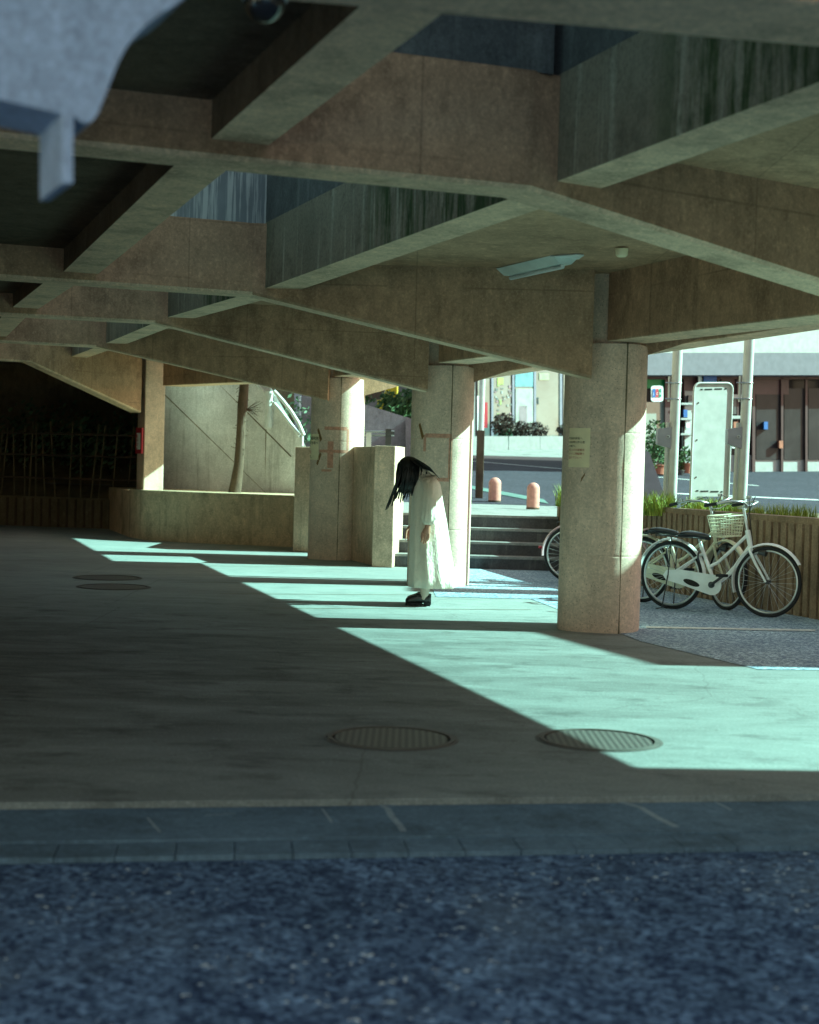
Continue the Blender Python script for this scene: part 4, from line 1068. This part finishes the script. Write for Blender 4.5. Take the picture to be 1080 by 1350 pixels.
def bicycle(px, py, yaw, paint, label, basket, steer=0, lean=0., basket_mat='wire', axle=None):
    g = H(px, py); t = thing("bicycle", label, "bicycle", (g.x, g.y, 0), "bicycles parked along the retaining wall")
    t.rotation_euler = (lean, 0, yaw)
    Rr = .33; rc = Vector((0,0,Rr)); fc = Vector((.99,0,Rr))
    bb = Vector((.46,0,.27)); st_ = Vector((.30,0,.63)); hb = Vector((.81,0,.63)); ht = Vector((.77,0,.80))
    # steering: rotate the front assembly about the head axis
    ax = (ht-hb).normalized(); rs_ = Matrix.Rotation(steer, 3, ax)
    def S_(v): return rs_ @ (Vector(v)-hb)+hb
    wheel(t, rc, 0, 0)
    wheel(t, S_(fc), steer, 0)
    fr = MB(); fr.tube([hb+Vector((-.01,0,.02)), Vector((.66,0,.45)), Vector((.56,0,.34)), bb], .021, 12); fr.tube([ht+Vector((.005,0,-.04)), Vector((.60,0,.59)), Vector((.48,0,.48)), Vector((.385,0,.43))], .016, 12)
    fr.tube([bb, st_], .018, 12); fr.tube([hb-ax*.03, ht], .024, 12)
    for s_ in (-1,1):
        fr.tube([bb+Vector((0,s_*.03,0)), rc+Vector((0,s_*.06,0))], .011, 8); fr.tube([Vector((.33,s_*.02,.56)), rc+Vector((0,s_*.06,0))], .010, 8)
    fr.build("frame", paint, t, smooth=60, local=True)
    fk = MB()
    for s_ in (-1,1): fk.tube([S_(hb+Vector((0,s_*.035,-.01))), S_(Vector((.88,s_*.05,.5))), S_(fc+Vector((0,s_*.05,0)))], [.015,.013,.010], 8)
    fk.build("fork", paint, t, smooth=60, local=True)
    for nm, c, a0, a1, f in (("fender", rc, R(-5), R(185), lambda v: v), ("fender", fc, R(30), R(200), S_)):
        rings = []; k = 22
        for i in range(k+1):
            a = a0+(a1-a0)*i/k; d = Vector((math.cos(a),0,math.sin(a))); q = []
            for yy_, rr_ in ((-.030,.345),(-.018,.358),(0,.362),(.018,.358),(.030,.345),(.026,.342),(0,.357),(-.026,.342)): q.append(f(c+d*rr_+Vector((0,yy_,0))))
            rings.append(q)
        MB().rings(rings).build(nm, paint, t, smooth=60, local=True)
    # chain case: rounded plate narrowing to the rear hub, with an oval hole
    outl = [];
    for i in range(17): a = R(-100+200*i/16); outl.append(bb+Vector((.098*math.cos(a), 0, .098*math.sin(a))))
    outl += [Vector((.12,0,Rr+.065)), Vector((-.02,0,Rr+.05)), Vector((-.055,0,Rr)), Vector((-.02,0,Rr-.045)), Vector((.12,0,Rr-.075))]
    y_ = Vector((0,-.062,0))
    hole = [Vector((.25+.085*math.cos(R(a)), 0, Rr-.055+.028*math.sin(R(a))-.02*math.cos(R(a)))) for a in range(90, 450, 20)]
    MB().prism([p+y_ for p in outl], (0,-.012,0)).build("chain_case", paint, t, local=True)
    MB().prism([p+y_+Vector((0,-.0125,0)) for p in hole], (0,-.003,0)).build("chain_case_slot", 'ink_black', t, local=True)
    ck_ = MB(); ck_.tube([bb+Vector((0,-.09,0)), bb+Vector((0,.09,0))], .03, 14)
    cd = Vector((.135,0,.10)); ck_.tube([bb+Vector((0,-.095,0)), bb+cd+Vector((0,-.1,0))], .013, 8); ck_.tube([bb+Vector((0,.095,0)), bb-cd+Vector((0,.1,0))], .013, 8)
    ck_.build("crank", 'dark_steel', t, smooth=60, local=True)
    for s_ in (-1,1): MB().box(bb-cd*s_*1+Vector((0,s_*.145,0)), (.09,.085,.026)).build("pedal", 'black_rubber', t, bevel=.006, local=True)
    # saddle
    sp = MB(); sp.tube([st_-Vector((-.02,0,.04)), Vector((.27,0,.72))], .013, 10); sp.build("seat_post", 'steel', t, local=True)
    prof = [(.10,.105,.725,.03),(.13,.115,.74,.045),(.19,.105,.745,.05),(.26,.06,.74,.045),(.33,.035,.73,.04),(.385,.026,.72,.035),(.40,.012,.715,.02)]
    rings = []
    for x, w, z, h in prof: rings.append([Vector((x, w*math.cos(R(a)), z+(h*.5 if math.sin(R(a)) > 0 else h)*math.sin(R(a)))) for a in range(0,360,24)])
    MB().rings(rings).build("saddle", 'black_leather', t, smooth=70, local=True)
    # handlebar
    hs = MB(); stem = ht+ax*.22; hs.tube([S_(ht), S_(stem)], .013, 10)
    for s_ in (-1,1):
        hs.tube([S_(stem), S_(stem+Vector((.06,s_*.06,.02))), S_(stem+Vector((.07,s_*.16,.05))), S_(stem+Vector((.0,s_*.25,.055))), S_(stem+Vector((-.12,s_*.285,.03))), S_(stem+Vector((-.16,s_*.29,.02)))], .011, 10)
        hs.tube([S_(stem+Vector((-.03,s_*.255,.03))), S_(stem+Vector((-.10,s_*.30,-.015))), S_(stem+Vector((-.19,s_*.30,-.02)))], .005, 6)
    hs.build("handlebar", 'steel', t, smooth=60, local=True)
    for s_ in (-1,1): MB().tube([S_(stem+Vector((-.13,s_*.287,.028))), S_(stem+Vector((-.25,s_*.30,.005)))], [.016,.017], 10).build("grip", 'black_rubber', t, smooth=60, local=True)
    cb = MB(); cb.tube([S_(stem+Vector((-.02,-.25,.03))), S_(stem+Vector((.10,-.1,.09))), S_(stem+Vector((.07,0,-.1))), S_(hb+Vector((.03,0,-.02)))], .004, 5); cb.tube([S_(stem+Vector((-.02,.25,.03))), S_(stem+Vector((.08,.08,.10))), S_(stem+Vector((.03,0,-.12)))], .004, 5); cb.build("cable", 'black_rubber', t, local=True)
    # carrier and stand
    ca = MB()
    for y in (-.055,0,.055): ca.tube([Vector((.24,y,.71)), Vector((-.16,y,.71))], .006, 6)
    for x in (.2,.05,-.1): ca.tube([Vector((x,-.06,.711)), Vector((x,.06,.711))], .005, 6)
    for s_ in (-1,1): ca.tube([Vector((.02,s_*.065,.708)), rc+Vector((-.0,s_*.075,0))], .006, 6)
    ca.build("carrier", 'dark_steel', t, local=True)
    sd_ = MB()
    for s_ in (-1,1): sd_.tube([rc+Vector((0,s_*.08,0)), Vector((-.03,s_*.12,.02)), Vector((-.09,s_*.13,.006))], .007, 6)
    sd_.tube([Vector((-.03,-.12,.03)), Vector((-.03,.12,.03))], .006, 6); sd_.build("stand", 'dark_steel', t, local=True)
    MB().lathe(Vector((-.375,0,.40)), [(.0,-.012),(.024,-.012),(.024,.012),(.0,.012)], 14).build("reflector", 'red', t, local=True)
    MB().torus(rc+Vector((.30,0,.20)), .055, .009, Matrix.Rotation(R(90),3,'Z'), 22, 8, a0=R(-60), a1=R(240)).build("ring_lock", 'dark_steel', t, smooth=60, local=True)
    hl = S_(Vector((.93,.0,.60))); MB().tube([hl+Vector((-.04,0,0)), hl+Vector((.0,0,.0)), hl+Vector((.035,0,-.005))], [.018,.032,.034], 14).build("headlight", 'dark_steel', t, smooth=50, local=True)
    MB().tube([S_(stem+Vector((.0,.12,.075))), S_(stem+Vector((.0,.12,.105)))], .026, 14).build("bell", 'steel', t, smooth=50, local=True)
    if basket:
        b_ = MB(); c = Vector((.99,0,.72)); nx, ny, nz = 7, 8, 6
        def BP(u, v, w): 
            k = .78+.22*w; return S_(c+Vector(((u-.5)*.22*k, (v-.5)*.28*k, w*.20)))
        for i in range(ny+1):
            v = i/ny; b_.tube([BP(0,v,1), BP(0,v,0), BP(1,v,0), BP(1,v,1)], .0035, 4)
        for i in range(nx+1):
            u = i/nx; b_.tube([BP(u,0,1), BP(u,0,0), BP(u,1,0), BP(u,1,1)], .0035, 4)
        for j in range(nz+1):
            w = j/nz; r_ = .008 if j == nz else .0035
            b_.tube([BP(0,0,w), BP(1,0,w), BP(1,1,w), BP(0,1,w), BP(0,0,w)], r_, 5)
        b_.build("basket", basket_mat, t, local=True)
        MB().tube([S_(hb+Vector((.03,0,.0))), S_(Vector((.97,0,.715)))], .008, 6).build("basket_stay", 'steel', t, local=True)
    return t
bicycle(884, 803, R(-37), 'white_bike', "white city bicycle parked in front, right of the nearest column", False)
bicycle(843, 794, R(-37), 'cream_bike', "cream city bicycle with a wire basket behind the white one", True, steer=R(-32), lean=R(-3), basket_mat='cream_bike')
bicycle(752, 768, R(-24), 'pink_bike', "pale pink bicycle half hidden behind the nearest column", False, lean=R(3))
bicycle(1000, 826, R(-38), 'white_bike', "white bicycle farther right along the wall with only its handlebar near", False, lean=R(2)) if False else None

# ================================================================== person
PB = H(551, 797.5)
K_ = .00117*14.45/14.39
def D(zx, zy, y=0.): return Vector((PB.x+(zx-390)*K_, PB.y+y, (1278-zy)*K_))
pn = thing("person", "person in a long ivory dress bowing with long black hair over the face", "person", (PB.x, PB.y, 0))
# body: one skinned surface
bmv = []; bme = []; rad = []
def jv(p, r, par=None):
    bmv.append(p); rad.append(r if isinstance(r, tuple) else (r, r)); i = len(bmv)-1
    if par is not None: bme.append((par, i))
    return i
pel = jv(D(455,560), .125)
spn = jv(D(455,420), .11, pel); chs = jv(D(440,300), .085, spn); nk = jv(D(380,200), .045, chs); hd1 = jv(D(320,180), .07, nk); hd2 = jv(D(265,195), .088, hd1); hd3 = jv(D(240,255), .065, hd2)
for s_ in (-1, 1):
    sx = 0 if s_ < 0 else -70
    sh_ = jv(D(440,275,s_*.12), .05, chs); el = jv(D(455+sx*.4,445,s_*.225), .042, sh_); wr = jv(D(452+sx*1.6,625,s_*.235), .026, el); pm = jv(D(446+sx*1.75,668,s_*.235), (.033,.019), wr); pe = jv(D(440+sx*1.8,705,s_*.235), (.037,.016), pm)
    hp_ = jv(D(450,640,s_*.085), .095, pel); kn2 = jv(D(430,880,s_*.085), .06, hp_); cf = jv(D(446,1000,s_*.08), .052, kn2); an_ = jv(D(442,1180,s_*.075), .036, cf); jv(D(390,1225,s_*.075), .03, an_)
me = bpy.data.meshes.new("body"); off = Vector((PB.x,PB.y,0)); me.from_pydata([tuple(v-off) for v in bmv], bme, [])
bo = bpy.data.objects.new("body_tmp", me); COL.objects.link(bo)
sk = bo.modifiers.new("skin", 'SKIN'); sb = bo.modifiers.new("sub", 'SUBSURF'); sb.levels = sb.render_levels = 2
for i, v in enumerate(me.skin_vertices[0].data): v.radius = rad[i]; v.use_root = (i == 0)
dg = bpy.context.evaluated_depsgraph_get(); bmesh_me = bpy.data.meshes.new_from_object(bo.evaluated_get(dg)); bpy.data.objects.remove(bo)
body = MB(); body.add([v.co+off for v in bmesh_me.vertices], [tuple(p.vertices) for p in bmesh_me.polygons])
# fingers: four of unequal length plus a thumb, slightly curled
for s_ in (-1, 1):
    sx = 0 if s_ < 0 else -70; o_ = sx*1.8
    for k, (dx, l) in enumerate(((-24,70),(-9,84),(7,80),(20,62))):
        b0 = D(440+o_+dx, 690, s_*.235); c1_ = D(440+o_+dx*1.1-2, 690+l*.45, s_*.233); c2_ = D(440+o_+dx*1.1-6, 690+l*.75, s_*.226); c3_ = D(440+o_+dx*1.1-13, 690+l, s_*.214)
        body.tube([b0, c1_, c2_, c3_], [.0098,.0092,.0084,.006], 8)
    body.tube([D(430+o_,655,s_*.228), D(408+o_,690,s_*.212), D(403+o_,720,s_*.205), D(405+o_,745,s_*.20)], [.013,.011,.0095,.007], 8)
# nose and ear
body.tube([D(222,250), D(205,262), D(214,272)], [.008,.014,.010], 8)
body.build("body", 'skin', pn, smooth=80)
def loft(rings_): return MB().rings(rings_)
def ering(c, a, b, tilt=0, n=72, fold=0., ph=0., fq=11):   # folds: broad valleys with narrow crests
    q = []
    for k in range(n):
        an = 2*math.pi*k/n; f = 1+fold*((1-1.6*abs(math.sin(an*fq*.5+ph)))*.8+math.sin(an*round(fq*.6)+ph*2.1)*.35)
        x, y = a*math.cos(an)*f, b*math.sin(an)*f
        q.append(Vector((c.x+x*math.cos(tilt), c.y+y, c.z+x*math.sin(tilt))))
    return q
def span(zl, zr, zy, b, fold=0, tilt=0, ph=0, fq=11): 
    a = (zr-zl)/2*K_/max(.3, math.cos(tilt)); return ering(D((zl+zr)/2, zy), a, b, tilt, 96, fold, ph, fq)
dr = [span(312,690,1128,.27,.075,0,.3), span(313,672,1050,.26,.07,0,.32), span(314,652,940,.245,.062,0,.36), span(314,630,820,.205,.054,0,.42), span(313,612,700,.185,.045,0,.5), span(315,598,610,.172,.035,0,.58),
      span(318,580,520,.165,.018,0,.7), span(322,562,430,.17,.012,0,.8), span(330,550,345,.165,.008,R(-6)), span(345,540,285,.165,.004,R(-14)), span(362,515,235,.16,.0,R(-26)), span(372,478,195,.13,0,R(-38)), span(368,440,170,.085,0,R(-48)), span(362,415,160,.06,0,R(-55))]
ds = MB().rings(dr, caps=False).build("dress", 'dress', pn, smooth=80)
md = ds.modifiers.new("thick", 'SOLIDIFY'); md.thickness = .006
for s_ in (-1,1):
    sx = 0 if s_ < 0 else -70
    cs_ = [(D(442,232,s_*.10),.085,.07), (D(447,300,s_*.195),.066,.056), (D(455+sx*.3,400,s_*.235),.062,.054), (D(458+sx*.6,500,s_*.245),.066,.054), (D(458+sx*1.2,575,s_*.242),.068,.05), (D(456+sx*1.4,605,s_*.238),.052,.042), (D(454+sx*1.5,622,s_*.236),.036,.032)]
    rg = []
    for i, (c, a, b) in enumerate(cs_): rg.append(ering(c, a, b, 0, 56, (.06,.07,.09,.10,.12,.10,.06)[i], i*.55, 8))
    sl_ = MB().rings(rg, caps=False).build("sleeve", 'dress', pn, smooth=80); md = sl_.modifiers.new("thick", 'SOLIDIFY'); md.thickness = .004
# collar
MB().rings([span(355,425,166,.068,.03,R(-52)), span(345,412,150,.062,.03,R(-52))], caps=False).build("collar", 'dress', pn, smooth=80)
# socks and shoes
for s_ in (-1,1):
    y = s_*.08
    MB().tube([D(446,1040,y), D(444,1120,y), D(440,1190,y), D(430,1225,y)], [.05,.046,.042,.04], 16).build("sock", 'sock', pn, smooth=80)
    dx = 0 if s_ < 0 else 8
    sh_ = thing("tmp", "x", "x"); bpy.data.objects.remove(sh_)
    rings = []
    for zx, zt_, zb_, w in ((289,1232,1262,.012),(297,1216,1265,.036),(325,1203,1265,.046),(360,1190,1262,.047),(385,1176,1258,.043),(420,1184,1256,.038),(455,1190,1254,.038),(480,1188,1252,.033),(489,1192,1250,.014)):
        c = D(zx+dx, (zt_+zb_)/2, y); hh = (zb_-zt_)/2*K_
        rings.append([Vector((c.x, c.y+w*math.copysign(abs(math.cos(R(a)))**.7, math.cos(R(a))), c.z+hh*math.copysign(abs(math.sin(R(a)))**.75, math.sin(R(a))))) for a in range(0,360,15)])
    so = MB().rings(rings).build("shoe", 'black_leather', pn, smooth=60)
    out = [D(zx+dx,1278,y) for zx in (294,430,430)]
    sl_ = MB(); fp_ = []
    for zx, w in ((289,.012),(300,.04),(330,.05),(370,.049),(418,.044)): fp_.append((zx,w))
    rg = []
    for zx, w in fp_:
        c = D(zx+dx, 1268, y); rg.append([Vector((c.x,c.y-w,.0)), Vector((c.x,c.y+w,.0)), Vector((c.x,c.y+w,.03)), Vector((c.x,c.y-w,.03))])
    sl_.rings(rg); sl_.box(D(462+dx,1264,y)+Vector((0,0,.0035)), (.062,.07,.046)); sl_.build("sole", 'black_rubber', so)
# hair: a cap over the head and many hanging strands
mb = MB(); hc = D(288,182)
rings = []
for a in range(0, 181, 10):
    an = R(a); r_ = math.sin(an); z = math.cos(an)
    rings.append([hc+Vector((.113*r_*math.cos(2*math.pi*k/28), .100*r_*math.sin(2*math.pi*k/28), .117*z)) for k in range(28)])
mb.rings(rings)
core = []
for zl, zr, zy, b in ((200,396,180,.10),(198,394,235,.106),(196,384,290,.10),(202,374,335,.085),(216,364,368,.06),(238,352,385,.03)): core.append(span(zl, zr, zy, b, .02, 0, zy*.01, 17))
mb.rings(core)
def strand(p, r):
    mb.tube(p, r, 5)
TIPS = [(112,514),(127,503),(143,470),(160,482),(176,446),(190,425),(207,432),(226,455),(243,449),(258,420),(276,424),(296,404),(315,398),(338,388),(352,380),(364,368)]
CSIDE = [random.uniform(-.06,.06) for _ in TIPS]
for i in range(820):
    u = random.random(); ys_ = random.uniform(-1,1); side = ys_
    # root over the crown, tip on the ragged lower edge
    rx = 205+u*170+random.uniform(-8,8); ry = 130+abs(u-.4)*60+random.uniform(-20,30)
    yb2 = side*.098*math.sqrt(max(.06,1-((rx-285)/105)**2))
    if u < .30: ex, ey = 112+u/.30*85+random.uniform(-6,6), 512-u/.30*95+random.uniform(-55,8); mx, my = 188+u*60, 300
    elif u < .55: ex, ey = 200+(u-.30)/.25*75+random.uniform(-14,14), 415+random.uniform(-40,42); mx, my = 205+u*90, 290
    else: ex, ey = 275+(u-.55)/.45*92+random.uniform(-6,6), 400-(u-.55)/.45*25+random.uniform(-45,14); mx, my = 195+u*175, 270
    p0 = D(rx, ry, yb2*.8); p1 = D((rx+mx)/2-3, (ry+my)/2-5, side*.112); p2 = D(mx, my, side*.108); ci = min(int(u*len(TIPS)), len(TIPS)-1); tx, ty = TIPS[ci]; k = random.uniform(.86, 1.03)
    ex, ey = mx+(tx-mx)*k+random.uniform(-4,4), my+(ty-my)*k+random.uniform(-10,6); cs2 = CSIDE[ci]
    p3 = D((mx+ex)/2, (my+ey)/2, side*.075+cs2*.02); p4 = D(ex, ey, side*.035+cs2)
    strand([p0,p1,p2,p3,p4], [.006,.008,.008,.0045,.0012])
for i in range(90):          # loose strands behind the ear
    k = random.random(); sd_ = random.choice((-1,1))
    k2 = random.random(); strand([D(340+k*40,116+k*14,sd_*.06), D(376+k*44,155+k*16,sd_*.10), D(386+k*46,200+k*16,sd_*(.125+.03*k)), D(374+k*48,240+k2*50,sd_*(.135+.045*k))], [.005,.005,.004,.001])
for i in range(320):          # thin hair lying over the upper back
    y = random.gauss(0,.06); k = random.random()
    strand([D(300,108,y*.8), D(352,110+k*42,y*1.2), D(405,138+k*46,y*1.5), D(455,170+k*24,y*1.5), D(498+36*(1-k),212+44*(1-k)+k*6,y*1.4)], [.006,.006,.005,.004,.0015])
mb.build("hair", 'hair', pn, smooth=80)

# ================================================================== light
w = bpy.data.worlds.new("World"); sc.world = w; w.use_nodes = True; nt_ = w.node_tree
bg = nt_.nodes["Background"]; sky = nt_.nodes.new("ShaderNodeTexSky"); sky.sky_type = 'NISHITA'; sky.sun_disc = False
sky.sun_elevation = SUN_EL
sd3 = Vector((math.cos(SUN_AZ)*math.cos(SUN_EL), math.sin(SUN_AZ)*math.cos(SUN_EL), math.sin(SUN_EL)))   # towards the sun
sky.sun_rotation = math.atan2(sd3.x, sd3.y)
mx = nt_.nodes.new("ShaderNodeMix"); mx.data_type = 'RGBA'; mx.blend_type = 'MULTIPLY'; mx.inputs[0].default_value = 1
mx.inputs[7].default_value = (1.2, 1.0, .74, 1)
nt_.links.new(sky.outputs[0], mx.inputs[6]); nt_.links.new(mx.outputs[2], bg.inputs[0]); bg.inputs[1].default_value = .09
sl = bpy.data.lights.new("sun", 'SUN'); so = bpy.data.objects.new("sun", sl); COL.objects.link(so)
sl.energy = 5; sl.angle = R(.5); sl.color = (.50, 1.0, .86)
so.rotation_euler = (-sd3).to_track_quat('-Z', 'Y').to_euler()
vs = sc.view_settings; vs.view_transform = 'Standard'; vs.look = 'None'; vs.exposure = 1.6; vs.gamma = 1
